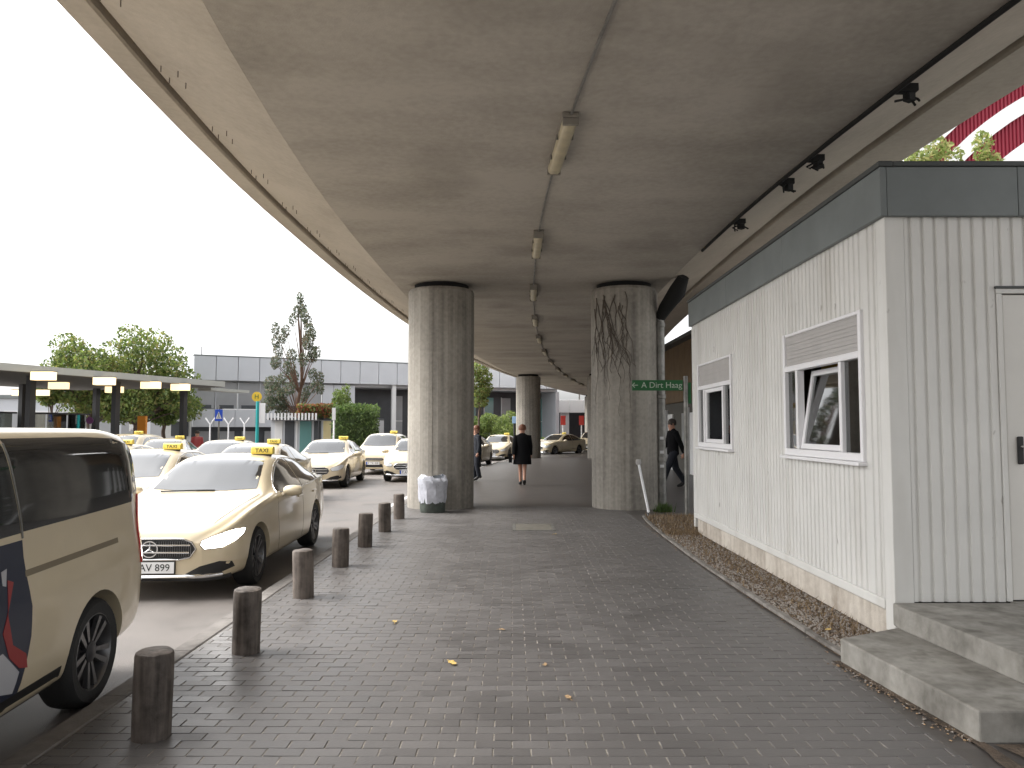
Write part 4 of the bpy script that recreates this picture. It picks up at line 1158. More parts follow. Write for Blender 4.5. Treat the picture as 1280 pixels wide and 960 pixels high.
# ------------------------------------------------------------------ people
def person(name, label, loc, rz, J, mats, coat, scale=1.0, bag=None):
    """J: joints; one skinned body, clothes and hair as children"""
    root = thing(name, label, 'person', loc, rz)
    order = list(J.keys())
    edges = [('pelvis', 'waist'), ('waist', 'chest'), ('chest', 'neck'), ('neck', 'jaw'), ('jaw', 'head'), ('head', 'crown'), ('jaw', 'nose')]
    rad = dict(pelvis=.14, waist=.125, chest=.145, neck=.055, jaw=.075, head=.098, crown=.06, nose=.02)
    for s in 'lr':
        edges += [('chest', 'sh' + s), ('sh' + s, 'el' + s), ('el' + s, 'wr' + s), ('wr' + s, 'pa' + s), ('pelvis', 'hi' + s), ('hi' + s, 'kn' + s), ('kn' + s, 'an' + s), ('an' + s, 'to' + s)]
        rad.update({'sh' + s: .065, 'el' + s: .045, 'wr' + s: .03, 'pa' + s: .034, 'hi' + s: .095, 'kn' + s: .06, 'an' + s: .04, 'to' + s: .035})
        base = Vector(J['pa' + s]); wr = Vector(J['wr' + s]); d = (base - wr).normalized(); sd_ = d.cross(Vector((1, 0, 0))).normalized()
        for k in range(5):
            n1, n2 = 'f%d%s' % (k, s), 'g%d%s' % (k, s); L = (.045, .07, .078, .07, .055)[k]
            off = sd_ * ((k - 2) * .018); 
            if k == 0: off = sd_ * -.05 - d * .03
            J[n1] = base + off + d * L * .5; J[n2] = base + off + d * L + Vector((0, .015, 0)); edges += [('pa' + s, n1), (n1, n2)]
            rad[n1] = .0095; rad[n2] = .008
    order = list(J.keys()); idx = {k: i for i, k in enumerate(order)}
    me = bpy.data.meshes.new('body'); me.from_pydata([Vector(J[k]) for k in order], [(idx[a], idx[b]) for a, b in edges], [])
    o = link('body', me); md = o.modifiers.new('skin', 'SKIN')
    for i, k in enumerate(order):
        sv = me.skin_vertices[0].data[i]; sv.radius = (rad[k], rad[k]); sv.use_root = (k == 'pelvis')
    ss = o.modifiers.new('sub', 'SUBSURF'); ss.levels = 1; ss.render_levels = 1
    m2 = eval_mesh(o, 'body'); bpy.data.objects.remove(o)
    m2.materials.clear(); m2.materials.append(mats['skin']); m2.polygons.foreach_set('use_smooth', [True] * len(m2.polygons))
    link('body', m2, root)
    # garments
    mb = MB(); n = 18
    rings = coat['rings']
    vs, fs = [], []
    for z, rx, ry, cx, cy in rings:
        for k in range(n):
            a = 2 * math.pi * k / n; w = 1 + .03 * math.sin(5 * a + z * 9)
            vs.append((cx + rx * w * math.cos(a), cy + ry * w * math.sin(a), z))
    for i in range(len(rings) - 1):
        for k in range(n):
            k2 = (k + 1) % n; fs.append([i * n + k, i * n + k2, (i + 1) * n + k2, (i + 1) * n + k])
    fs.append(list(range(n))); fs.append([(len(rings) - 1) * n + k for k in range(n)])
    mb.add(vs, fs)
    for s in 'lr':
        sh, el, wr = (Vector(J[q + s]) for q in ('sh', 'el', 'wr'))
        mb.tube([sh.lerp(Vector(J['chest']), .25) + Vector((0, 0, .02)), sh, sh.lerp(el, .5), el, el.lerp(wr, .5), wr], [.07, .085, .075, .066, .058, .052], 10)
    mb.build('coat', mats['coat'], root, smooth=60)
    if 'trousers' in mats:
        mb = MB()
        for s in 'lr':
            hi, kn, an = (Vector(J[q + s]) for q in ('hi', 'kn', 'an'))
            mb.tube([hi + Vector((0, 0, .06)), hi, kn, kn.lerp(an, .5), an + Vector((0, 0, .0))], [.10, .115, .085, .075, .07], 12)
        mb.build('trousers', mats['trousers'], root, smooth=60)
    for s in 'lr':
        an, to = Vector(J['an' + s]), Vector(J['to' + s]); d = (to - an); d.z = 0; d.normalize()
        zb = min(an.z, to.z) - .045
        mb = MB(); mb.tube([an - d * .07 + Vector((0, 0, -.02)), an + d * .02, an.lerp(to, .7), to + d * .05], [.042, .052, .05, .03], 10)
        mb.build('shoe', M['shoe'], root, smooth=60)
    hd = Vector(J['head']); mb = MB()
    mb.lathe([(.098, -.03), (.112, .02), (.108, .07), (.08, .115), (.03, .14), (0, .143)], 16, Matrix.Translation(hd + Vector((0, -.012 if J['nose'][1] > hd.y else .012, .0))))
    if coat.get('long'):
        sgn = -1 if J['nose'][1] > hd.y else 1
        mb.tube([hd + Vector((0, sgn * .05, .04)), hd + Vector((0, sgn * .07, -.08)), hd + Vector((0, sgn * .065, -.17))], [.08, .085, .05], 10)
    mb.build('hair', mats['hair'], root, smooth=60)
    fs_ = 1 if J['nose'][1] > hd.y else -1
    for sx in (-1, 1):
        MB().lathe([(0, -.011), (.011, 0), (0, .011)], 8, Matrix.Translation(hd + Vector((sx * .035, fs_ * .092, .0)))).build('eye', M['ink'], root, smooth=90)
        MB().lathe([(0, -.03), (.014, -.012), (.016, .012), (0, .03)], 8, Matrix.Translation(hd + Vector((sx * .1, 0, -.01)))).build('ear', mats['skin'], root, smooth=90)
    MB().tube([hd + Vector((-.025, fs_ * .088, -.07)), hd + Vector((.025, fs_ * .088, -.07))], .006, 5).build('mouth', M['adred'], root)
    if bag:
        mb = MB(); mb.box(bag, (.10, .30, .26)); mb.tube([Vector(bag) + Vector((0, -.1, .12)), Vector(bag) + Vector((0, -.05, .33)), Vector(bag) + Vector((0, .05, .33)), Vector(bag) + Vector((0, .1, .12))], .012, 6)
        tag(mb.build('handbag', M['coat'], None, bevel=.02), 'black shoulder bag carried by the walking figure in black', 'bag').location = loc
    if scale != 1: root.scale = (scale,) * 3
    return root
def joints(stride, arm, knee_l=0, knee_r=0, face=1, wide=.09, h=1.0):
    f = face; J = dict(pelvis=(0, 0, .96), waist=(0, .005 * f, 1.10), chest=(0, .0, 1.30), neck=(0, .02 * f, 1.49), jaw=(0, .04 * f, 1.57), head=(0, .03 * f, 1.645), crown=(0, .02 * f, 1.73), nose=(0, .135 * f, 1.61))
    for s, sg, st in (('l', -1, stride), ('r', 1, -stride)):
        J['hi' + s] = (sg * .095, 0, .92); back = st * f < 0
        J['kn' + s] = (sg * wide, st * .45 * f + .05 * f, .50); J['an' + s] = (sg * wide * .9, st * f, .085 + (.06 if st < 0 else 0)); J['to' + s] = (sg * wide, (st + .15) * f, .04 + (.0))
        J['sh' + s] = (sg * .185, 0, 1.42); J['el' + s] = (sg * .235, -st * arm * .4 * f - .02 * f, 1.14); J['wr' + s] = (sg * .25, -st * arm * f + .03 * f, .90); J['pa' + s] = (sg * .25, -st * arm * f + .06 * f, .83)
    return J
coat_w = dict(rings=[(1.53, .06, .06, 0, .01), (1.50, .10, .08, 0, .01), (1.44, .20, .115, 0, 0), (1.34, .225, .135, 0, 0), (1.15, .205, .135, 0, 0), (1.0, .225, .15, 0, 0), (.8, .25, .17, 0, 0), (.62, .27, .185, 0, 0)], long=False)
p = at_z(653, 607, 0)
person('person', 'person in knee-length black coat with bare legs walking under the bridge', p, 0, joints(.16, .9, face=1, wide=.06), dict(skin=M['skin'], coat=M['coat'], hair=M['hair']), coat_w, 1.03, (-.36, .02, .82))
suit = dict(rings=[(1.53, .06, .06, 0, .01), (1.50, .09, .075, 0, .01), (1.45, .205, .115, 0, 0), (1.34, .225, .135, 0, 0), (1.12, .20, .13, 0, 0), (.98, .205, .14, 0, 0), (.86, .205, .145, 0, 0)])
p = at_z(598.5, 601, 0)
person('person', 'person in dark suit standing partly behind the column with the litter bag', (p.x - .06, p.y, 0), R(-70), joints(.05, .3, face=-1), dict(skin=M['skin'], coat=M['suit'], hair=M['hair'], trousers=M['suit']), suit, 1.02)
p = at_z(842, 610, 0)
person('person', 'person in dark clothes striding along the passage behind the downpipe', (p.x, p.y, 0), R(98), joints(.33, .7, face=1), dict(skin=M['skin'], coat=M['coat'], hair=M['hairdark'], trousers=M['suit']), suit, 1.12)
p = at_y(246, 566, 36)
person('person', 'distant person in a red jacket standing behind the taxis', (p.x, p.y, ROADZ), R(30), joints(.1, .4, face=-1), dict(skin=M['skin'], coat=M['adred'], hair=M['hairdark'], trousers=M['coat']), suit, .97)

# ------------------------------------------------------------------ small things on the pavement
lb = thing('litter_bag_stand', 'clear plastic litter bag hung on a dark bin against the column', 'bin', (-1.63, 15.86, 0))
mb = MB(); mb.lathe([(.25, 0), (.26, .05), (.265, .3), (.27, .55)], 20); mb.build('bin_body', M['bin'], lb, smooth=50)
mb = MB(); vs, fs = [], []; n = 30; br_ = random.Random(9)
lv = [(.20, .27), (.30, .283), (.42, .285), (.52, .292), (.60, .305), (.66, .305), (.70, .275), (.72, .24)]
for i, (z, r_) in enumerate(lv):
    for k in range(n):
        a = 2 * math.pi * k / n; q = r_ * (1 + .05 * math.sin(k * 2.1 + i * .7) + br_.uniform(-.025, .025))
        vs.append((q * math.cos(a), q * math.sin(a), z + br_.uniform(-.02, .02) + (.04 * math.sin(a * 2) if i > 3 else 0)))
for i in range(len(lv) - 1):
    for k in range(n): k2 = (k + 1) % n; fs.append([i * n + k, i * n + k2, (i + 1) * n + k2, (i + 1) * n + k])
mb.add(vs, fs); mb.build('bag', M['bag'], lb, smooth=35)
MB().lathe([(.27, .555), (.285, .56), (.285, .58), (.27, .585)], 24, closed=True).build('ring', M['black'], lb)

wp = thing('leaning_pole', 'thin white pole leaning at the foot of the vine column', 'pole')
a, b = at_z(811, 641, 0), at_y(798, 578, 16.15)
MB().tube([a, a.lerp(b, .5), b], .028, 10).build('shaft', M['white'], wp, smooth=60)
MB().lathe([(0, -.05), (.05, -.045), (.06, 0), (.05, .06), (0, .065)], 12, Matrix.Translation(b)).build('cap', M['shutter'], wp, smooth=50)

gs = thing('green_direction_sign', 'narrow green direction sign with white lettering on a grey post', 'sign')
sp0, sp1 = at_y(790, 484, 15.3), at_y(853.5, 482, 15.3)
mb = MB(); mb.b2((sp0.x, 15.28, 2.46), (sp1.x, 15.31, 2.67)); mb.build('board', M['green'], gs, bevel=.004)
me = text_mesh('\u2190 A Dirt Haag', .165, M['signtext'], .002); me.transform(Matrix.Translation(((sp0.x + sp1.x) / 2 - .02, 15.277, 2.565)) @ Matrix.Rotation(math.pi / 2, 4, 'X')); link('lettering', me, gs)
MB().cyl((sp1.x + .055, 15.3, 0), (sp1.x + .055, 15.3, 2.75), .045, 12).build('post', M['steelpipe'], gs, smooth=60)
MB().b2((sp1.x + .1, 15.27, 2.2), (sp1.x + .16, 15.3, 2.62)).build('end_plate', M['green'], gs)

mh = thing('inspection_cover', 'rectangular inspection cover set into the brick paving', 'manhole cover', (*at_z(667, 659, 0).xy, 0))
mb = MB(); mb.b2((-.31, -.42, -.01), (.31, .42, .006)); mb.build('plate', M['manhole'], mh, bevel=.003)
mb = MB()
for a, b in (((-.36, -.46, -.01), (-.315, .46, .009)), ((.315, -.46, -.01), (.36, .46, .009)), ((-.314, .424, -.01), (.314, .46, .009)), ((-.314, -.46, -.01), (.314, -.424, .009))): mb.b2(a, b)
mb.build('frame', M['steelpipe'], mh)

# fallen leaves
lr = random.Random(77)
def leaf_mesh(seed, m):
    r = random.Random(seed); mb = MB(); n = 9; vs = [(0, 0, .008)]
    for k in range(n):
        a = 2 * math.pi * k / n; q = (.03 + .022 * abs(math.cos(a))) * r.uniform(.8, 1.15); vs.append((q * 1.0 * math.cos(a), q * .8 * math.sin(a), .004 + r.uniform(0, .012)))
    mb.add(vs, [[0, 1 + k, 1 + (k + 1) % n] for k in range(n)]); mb.tube([(.045, 0, .006), (.085, .012, .006)], .003, 4)
    return mb.mesh('fallen_leaf', m, fix=False)
lm = [leaf_mesh(1, M['leaf_yellow']), leaf_mesh(2, M['leaf_tan']), leaf_mesh(3, M['leaf_yellow'])]
for i, (x, y, k, s, lab) in enumerate([(493, 778, 0, 1.0, 'yellow fallen leaf lying alone level with the third bollard'), (565, 830, 2, 1.15, 'larger yellow fallen leaf on the bricks, flat and squarish'), (681, 832, 1, .7, 'small tan leaf on the bricks in the middle of the walkway'),
                                       (710, 873, 1, .9, 'curled tan leaf on bricks close to the viewer'), (1035, 792, 2, .9, 'pale leaf lying on the edging beside the gravel'), (628, 788, 1, .7, 'tiny reddish tan leaf fragment on the bricks'),
                                       (1262, 925, 1, 1.0, 'tan leaf on soil at the foot of the bottom step'), (694, 668, 2, .9, 'pale scrap beside the inspection cover')]):
    p = at_z(x, y, 0); o = link('fallen_leaf', lm[k], None, (p.x, p.y, .03 if i == 4 else .004), lr.uniform(0, 6)); o.scale = (s * .8,) * 3; tag(o, lab, 'leaf', 'fallen leaves on the ground')

# ------------------------------------------------------------------ trees, hedges
def leaf_quads(mb, c, rad, n, size, rg, nm, flat=0.0, droop=0.0):
    for i in range(n):
        while True:
            v = Vector((rg.uniform(-1, 1), rg.uniform(-1, 1), rg.uniform(-1, 1)))
            if .25 < v.length < 1: break
        v = v * (v.length ** -.35)
        p = Vector(c) + Vector((v.x * rad[0], v.y * rad[1], v.z * rad[2]))
        s = size * rg.uniform(.6, 1.35)
        ax = Vector((rg.gauss(0, 1), rg.gauss(0, 1), rg.gauss(0, 1 - flat))).normalized(); bx = ax.orthogonal().normalized()
        bx = (Matrix.Rotation(rg.uniform(0, 6.28), 3, ax) @ bx)
        if droop: bx = (bx * (1 - droop) + Vector((0, 0, -1)) * droop).normalized()
        cx = ax.cross(bx).normalized() * .5
        mb.add([p - bx * s, p + cx * s * .9, p + bx * s, p - cx * s * .9], [[0, 1, 2, 3]], rg.randrange(nm))
def tree(name, label, base, trunk_h, clumps, n, size, mats, bark, seed, tr=.18, group=None, droop=0.0):
    rg = random.Random(seed); root = thing(name, label, 'tree', base, 0, group)
    mb = MB(); top = max(c[2] for c, _ in clumps)
    pts = [Vector((rg.uniform(-.06, .06) * k, rg.uniform(-.06, .06) * k, top * .93 * k / 6)) for k in range(7)]
    mb.tube(pts, [tr * (1 - .13 * k) for k in range(7)], 9)
    for c, rd in clumps:
        c = Vector(c); z = max(trunk_h * .7, c.z * .55); k = min(5, int(z / (top * .93) * 6)); s0 = pts[k].lerp(pts[k + 1], .5)
        mb.tube([s0, s0.lerp(c, .5) + Vector((0, 0, .1)), c], [tr * .3, tr * .18, tr * .06], 6)
    mb.build('trunk', bark, root, smooth=60)
    mb = MB(); vol = [r_[0] * r_[1] * r_[2] for _, r_ in clumps]; tot = sum(v ** .7 for v in vol)
    for (c, rd), v in zip(clumps, vol): leaf_quads(mb, c, rd, int(n * v ** .7 / tot), size, rg, len(mats), droop=droop)
    mb.build('crown', mats, root, fix=False)
    return root
tg = random.Random(5)
def dome_clumps(w, z0, z1, k, rg, cr):
    out = []
    for i in range(k):
        a = rg.uniform(0, 6.28); q = math.sqrt(rg.random()) * w; h = z0 + (z1 - z0) * rg.uniform(0, 1) ** .8 * (1 - (q / w) ** 2.2 * .75)
        r_ = cr * rg.uniform(.7, 1.2); out.append(((q * math.cos(a), q * math.sin(a) * .8, h), (r_, r_, r_ * .8)))
    return out
LV = [M['leaf_a'], M['leaf_b'], M['leaf_c'], M['leaf_d'], M['leaf_a']]
b = at_y(170, 560, 56); tree('broadleaf_tree', 'broad pale green tree rising tallest behind the bus shelter roof', (b.x, 56, ROADZ), 2.5, dome_clumps(3.7, 3.2, 9.0, 40, tg, 1.3), 15000, .15, LV, M['bark'], 3, .25, 'trees behind the bus shelter', .4)
b = at_y(112, 560, 54); tree('broadleaf_tree', 'lower yellow green tree at the outer end of the bus shelter roof', (b.x, 54, ROADZ), 2.2, dome_clumps(3.3, 3.0, 8.6, 34, tg, 1.2), 11000, .145, LV, M['bark'], 4, .22, 'trees behind the bus shelter', .4)
b = at_y(205, 560, 60); tree('broadleaf_tree', 'smaller dark green tree beside the grey terminal end wall', (b.x, 60, ROADZ), 2.2, dome_clumps(2.0, 2.8, 6.2, 12, tg, 1.0), 4500, .16, [M['leaf_b'], M['leaf_d'], M['leaf_a']], M['bark'], 6, .2, 'trees behind the bus shelter', .4)
b = at_y(62, 560, 52); tree('broadleaf_tree', 'small loose tree showing past the bus shelter end', (b.x, 52, ROADZ), 2.2, dome_clumps(1.1, 3.4, 5.9, 7, tg, .7), 2200, .15, LV, M['bark'], 9, .15, 'trees behind the bus shelter', .4)
# conifer
pc = []
pg = random.Random(15)
for z, w, k in ((9.15, .12, 1), (8.6, .3, 3), (8.0, .8, 3), (7.3, 1.2, 4), (6.7, 1.4, 5), (6.0, 1.55, 5), (5.3, 1.5, 5), (4.6, 1.35, 5), (3.9, 1.35, 5), (3.4, 1.1, 3)):
    for i in range(k):
        a = pg.uniform(0, 6.28); q = w * pg.uniform(.55, 1.15); pc.append(((q * math.cos(a) - .1, q * math.sin(a), z + pg.uniform(-.25, .25)), (.22 + .1 * pg.random(), .24, .40)))
pc += [((-1.5, 0, 3.6), (.55, .5, .55)), ((-1.7, .2, 4.2), (.5, .4, .5)), ((-1.2, 0, 3.0), (.6, .5, .4)), ((-1.0, .3, 2.6), (.5, .5, .4)), ((-1.9, .1, 2.9), (.4, .4, .45))]
b = at_y(373, 560, 53); PINE = tree('pine_tree', 'tall sparse pine with brown trunk in front of the terminal', (b.x, 53, ROADZ), 1.0, pc, 9000, .075, [M['needle_a'], M['needle_b'], M['needle_c']], M['pinebark'], 8, .15, None, .3); PINE.scale = (1.17, 1.17, 1.17)
def leaf_box(name, label, a, b_, n, size, mats, seed, cat='hedge', group=None):
    rg = random.Random(seed); root = thing(name, label, cat, ((a[0] + b_[0]) / 2, (a[1] + b_[1]) / 2, min(a[2], b_[2])), 0, group)
    L = [abs(b_[i] - a[i]) for i in range(3)]
    mb = MB(); mb.b2((-L[0] * .42, -L[1] * .3, .0), (L[0] * .42, L[1] * .3, L[2] * .85)); mb.build('branches', M['leaf_d'], root)
    mb = MB()
    for i in range(n):
        x = rg.uniform(-.5, .5) * L[0]; y = rg.uniform(-.5, .5) * L[1]; z = L[2] * rg.random() ** .85; z *= 1 + .08 * noise.noise(Vector((x * 1.5, y, seed)))
        leaf_quads(mb, (x, y, z), (.05, .05, .05), 1, size, rg, len(mats), droop=.35)
    mb.build('leaves', mats, root, fix=False); return root
def bush(name, label, px, py0, py1, Y, w, mats, seed, n=3500, size=.10):
    p0, p1 = at_y(px, py0, Y), at_y(px, py1, Y); h = p0.z - ROADZ; rg = random.Random(seed)
    root = thing(name, label, 'bush', (p0.x, Y, ROADZ))
    cl = []
    for i in range(14):
        a = rg.uniform(0, 6.28); q = rg.random() ** .5 * w * .62; z = h * rg.uniform(.15, .8) * (1 - .5 * (q / w) ** 2)
        cl.append(((q * math.cos(a), q * math.sin(a), z), (w * .38, w * .38, h * .2)))
    mb = MB()
    for c, r_ in cl: mb.tube([(0, 0, 0), (c[0] * .5, c[1] * .5, c[2] * .6), c], [.04, .025, .01], 5)
    mb.build('stems', M['bark'], root)
    mb = MB()
    for c, r_ in cl: leaf_quads(mb, c, r_, n // 14, size, rg, len(mats), droop=.3)
    mb.build('leaves', mats, root, fix=False); return root
def px_box(px0, py0, px1, py1, Y, d):
    a, b = at_y(px0, py1, Y), at_y(px1, py0, Y); return (a.x, Y, a.z), (b.x, Y + d, b.z)
a, b = px_box(413, 506, 470, 545, 47, 1.6); leaf_box('ivy_hedge', 'tall green ivy hedge hanging beside the striped awning kiosk', (a[0], a[1], ROADZ), b, 5200, .11, [M['ivy_a'], M['ivy_b'], M['leaf_d']], 31)
a, b = px_box(370, 505, 414, 520, 48.6, 1.4); leaf_box('red_tipped_hedge', 'red tipped hedge on top of the striped awning kiosk', (a[0], a[1], a[2] - .1), b, 3200, .10, [M['hedge_red'], M['hedge_olive'], M['ivy_a'], M['hedge_red']], 32)
bush('shrub', 'light green shrub standing up behind the ivy hedge', 430, 476, 510, 50, 1.0, [M['leaf_b'], M['ivy_b'], M['leaf_a']], 33, 3200, .11)
bush('round_bush', 'rounded yellow green bush beside the far column', 631, 507, 545, 58, 1.6, [M['leaf_a'], M['ivy_b'], M['weed_a']], 34, 5200, .10)
bush('round_bush', 'darker green bush behind the dark suited person', 606, 512, 545, 56, 1.3, [M['leaf_b'], M['ivy_b'], M['leaf_a']], 35, 4200, .10)
b = at_y(598, 560, 52); tree('young_tree', 'young yellowing tree half hidden behind the litter bag column', (b.x, 52, ROADZ), 2, [((0, 0, 5.9), (.7, .6, .5)), ((.35, 0, 5.3), (.6, .5, .5)), ((-.3, .1, 5.0), (.7, .5, .5)), ((.2, 0, 4.3), (.6, .5, .5)), ((.1, .2, 3.6), (.6, .5, .4)), ((.5, 0, 4.6), (.5, .4, .4))], 2600, .10, [M['leaf_a'], M['leaf_c'], M['ivy_b']], M['bark'], 41, .1, None, .3)
a, b = px_box(678, 547, 745, 558, 66, 1.5); leaf_box('low_hedge', 'low clipped hedge under the far footbridge', (a[0], a[1], ROADZ), b, 3000, .11, [M['leaf_a'], M['ivy_b'], M['leaf_b']], 36)

# slim trees whose tops look over the cabin roof
WD = [M['weed_a'], M['weed_b'], M['leaf_a']]
tree('slim_tree', 'yellow green treetop showing above the cabin roof beside the bridge edge', (7.75, 14.2, 0), 3, [((-.3, 0, 6.6), (.35, .4, .35)), ((.05, 0, 7.0), (.35, .35, .35)), ((.35, 0, 6.75), (.35, .4, .35)), ((0, .2, 6.3), (.6, .5, .4)), ((-.55, 0, 6.3), (.3, .3, .25)), ((.15, 0, 5.2), (.6, .5, .4))], 2600, .055, WD, M['bark'], 51, .07, 'treetops above the cabin roof', .25)
tree('slim_tree', 'separate narrow treetop above the cabin roof in front of the red arch', (8.75, 14.0, 0), 3, [((0, 0, 6.95), (.16, .2, .3)), ((.1, 0, 6.55), (.24, .25, .3)), ((-.1, .1, 6.2), (.3, .3, .35)), ((.05, 0, 5.3), (.35, .3, .35))], 1300, .055, WD, M['bark'], 52, .05, 'treetops above the cabin roof', .25)
# ------------------------------------------------------------------ bus shelter with lit lamp boxes
SH_A = math.atan2(10.3, 3.6)            # its long side
shelter = thing('bus_shelter', 'long flat roofed bus shelter on dark posts with lamps underneath', 'shelter', (-14.2, 37.7, ROADZ), SH_A)
# local x along the edge (towards far), local y to the left (away from the road)
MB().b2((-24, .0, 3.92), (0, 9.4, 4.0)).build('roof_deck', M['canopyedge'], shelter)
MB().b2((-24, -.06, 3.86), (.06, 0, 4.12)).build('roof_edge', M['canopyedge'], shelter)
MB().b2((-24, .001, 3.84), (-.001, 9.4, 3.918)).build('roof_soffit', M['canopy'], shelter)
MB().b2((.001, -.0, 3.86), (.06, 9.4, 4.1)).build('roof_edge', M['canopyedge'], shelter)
MB().b2((.061, .8, 3.70), (3.0, 1.6, 3.84)).build('side_beam', M['canopyedge'], shelter)
for x in (-1.2, -5.2, -9.2, -13.2, -17.2, -21.2):
    for y in (1.3, 6.8): MB().b2((x - .12, y - .12, -.0), (x + .12, y + .12, 3.838)).build('post', M['post'], shelter)
for x in (-2.0, -6.0, -10.0, -14.0):
    f = link('glass_screen', None, shelter)
    for k in range(3): MB().b2((x - 2.4 + k * 1.15, 7.6, .3), (x - 1.35 + k * 1.15, 7.63, 2.5)).build('pane', M['pane'], f)
    mb = MB(); mb.b2((x - 2.5, 7.56, 2.5), (x + 1.15, 7.66, 2.58)); mb.b2((x - 2.5, 7.56, .2), (x + 1.15, 7.66, .3)); mb.build('rail', M['post'], f)
lam = [(54.5, 470, 29.0), (73.5, 482, 33.5), (26, 491, 38.5), (51, 491, 38.5), (130.5, 476.5, 32.5), (143, 487, 37.5), (188.5, 481.5, 36.0), (225.5, 484, 38.6)]
for i, (x, y, Y) in enumerate(lam):
    p = at_z(x, y, 3.60); z1 = 3.838
    l_ = thing('lamp_box', 'glowing warm white lamp box hanging under the bus shelter roof', 'lamp', (p.x, p.y, ROADZ), 0, 'lit lamp boxes under the shelter roof')
    zc = p.z - ROADZ; MB().b2((-.39, -.15, zc - .15), (.39, .15, zc + .15)).build('lamp_shade', M['lampwarm'], l_, bevel=.01)
    MB().b2((-.4, -.16, zc + .151), (.4, .16, max(zc + .18, z1 if zc + .2 < z1 else zc + .18))).build('mount', M['canopy'], l_)

# ------------------------------------------------------------------ street furniture in front of the terminal
def post_sign(name, label, px, Y, z_top, pole_m, r=.04, cat='sign'):
    p = at_y(px, 560, Y); t = thing(name, label, cat, (p.x, Y, ROADZ)); MB().cyl((0, 0, 0), (0, 0, z_top), r, 10).build('pole', pole_m, t, smooth=60); return t
t = post_sign('pedestrian_sign', 'square blue pedestrian crossing sign on a grey post', 273, 40, 3.0, M['steelpipe'])
MB().b2((-.2, -.06, 2.2), (.2, -.04, 2.8)).build('board', M['blue'], t, bevel=.004)
mb = MB(); mb.add([(-.16, -.064, 2.32), (.16, -.064, 2.32), (0, -.064, 2.7)], [[0, 1, 2]]); mb.build('triangle', M['whiteband'], t, fix=False)
mb = MB(); mb.tube([(-.04, -.067, 2.36), (0, -.067, 2.47), (.045, -.067, 2.36)], .012, 4); mb.cyl((0, -.067, 2.47), (0, -.067, 2.56), .016, 5); mb.lathe([(0, -.03), (.03, 0), (0, .03)], 8, Matrix.Translation((0, -.067, 2.6))); mb.build('walking_symbol', M['ink'], t)
t = post_sign('bus_stop_mast', 'teal bus stop mast with round yellow sign and white timetable', 321, 42, 3.3, M['teal'], .085)
MB().lathe([(0, -.03), (.27, -.03), (.27, .03), (0, .03)], 24, Matrix.Translation((-.05, 0, 3.55)) @ Matrix.Rotation(math.pi / 2, 4, 'X')).build('stop_disc', M['yellowsign'], t, smooth=40)
me = text_mesh('H', .34, M['green'], .004); me.transform(Matrix.Translation((-.05, -.035, 3.55)) @ Matrix.Rotation(math.pi / 2, 4, 'X')); link('lettering', me, t)
MB().b2((.1, -.04, 2.1), (.42, .04, 3.2)).build('timetable_panel', M['white'], t, bevel=.01)
t = post_sign('orange_stele', 'tall orange information stele under the bus shelter', 177, 39, .3, M['post']); MB().b2((-.21, -.1, .28), (.21, .1, 2.45)).build('panel', M['orange'], t, bevel=.01)
t = post_sign('round_purple_sign', 'small round purple sign on a white post under the shelter', 112, 37, 2.3, M['white'])
MB().lathe([(0, -.02), (.17, -.02), (.17, .02), (0, .02)], 20, Matrix.Translation((0, -.06, 2.2)) @ Matrix.Rotation(math.pi / 2, 4, 'X')).build('disc', M['purple'], t, smooth=40)
for px, lab in ((262, 'white forked post beside the blue pedestrian sign'), (285, 'white forked post between blue sign and purple poster'), (305, 'white forked post in front of the purple poster')):
    t = post_sign('forked_post', lab, px, 46, 2.1, M['white'], .04, 'post'); t['group'] = 'white forked posts'
    MB().tube([(-.28, 0, 2.45), (0, 0, 2.05), (.28, 0, 2.45)], .05, 6).build('fork', M['white'], t)
for px, lab in ((704, 'small red sign on a post left of the other under the footbridge'), (727, 'small red sign on a post beside the white far pillar')):
    t = post_sign('red_sign', lab, px, 62, 2.6, M['wallwhite'], .05); MB().b2((-.2, -.08, 2.1), (.2, -.05, 2.85)).build('board', M['redsign'], t, bevel=.01)
t = post_sign('small_blue_sign', 'small blue sign on a dark post beside the walking figure in black', 643, 50, 2.6, M['post'], .07); MB().b2((-.14, -.09, 2.15), (.14, -.07, 2.6)).build('board', M['skyblue'], t, bevel=.01)
t = post_sign('lamp_mast', 'thin white mast standing in front of the ivy hedge', 417, 44, 3.0, M['white'], .05, 'mast'); MB().b2((-.1, -.06, 2.3), (.1, -.03, 3.0)).build('board', M['wallwhite'], t)
p = at_y(341, 545, 34)
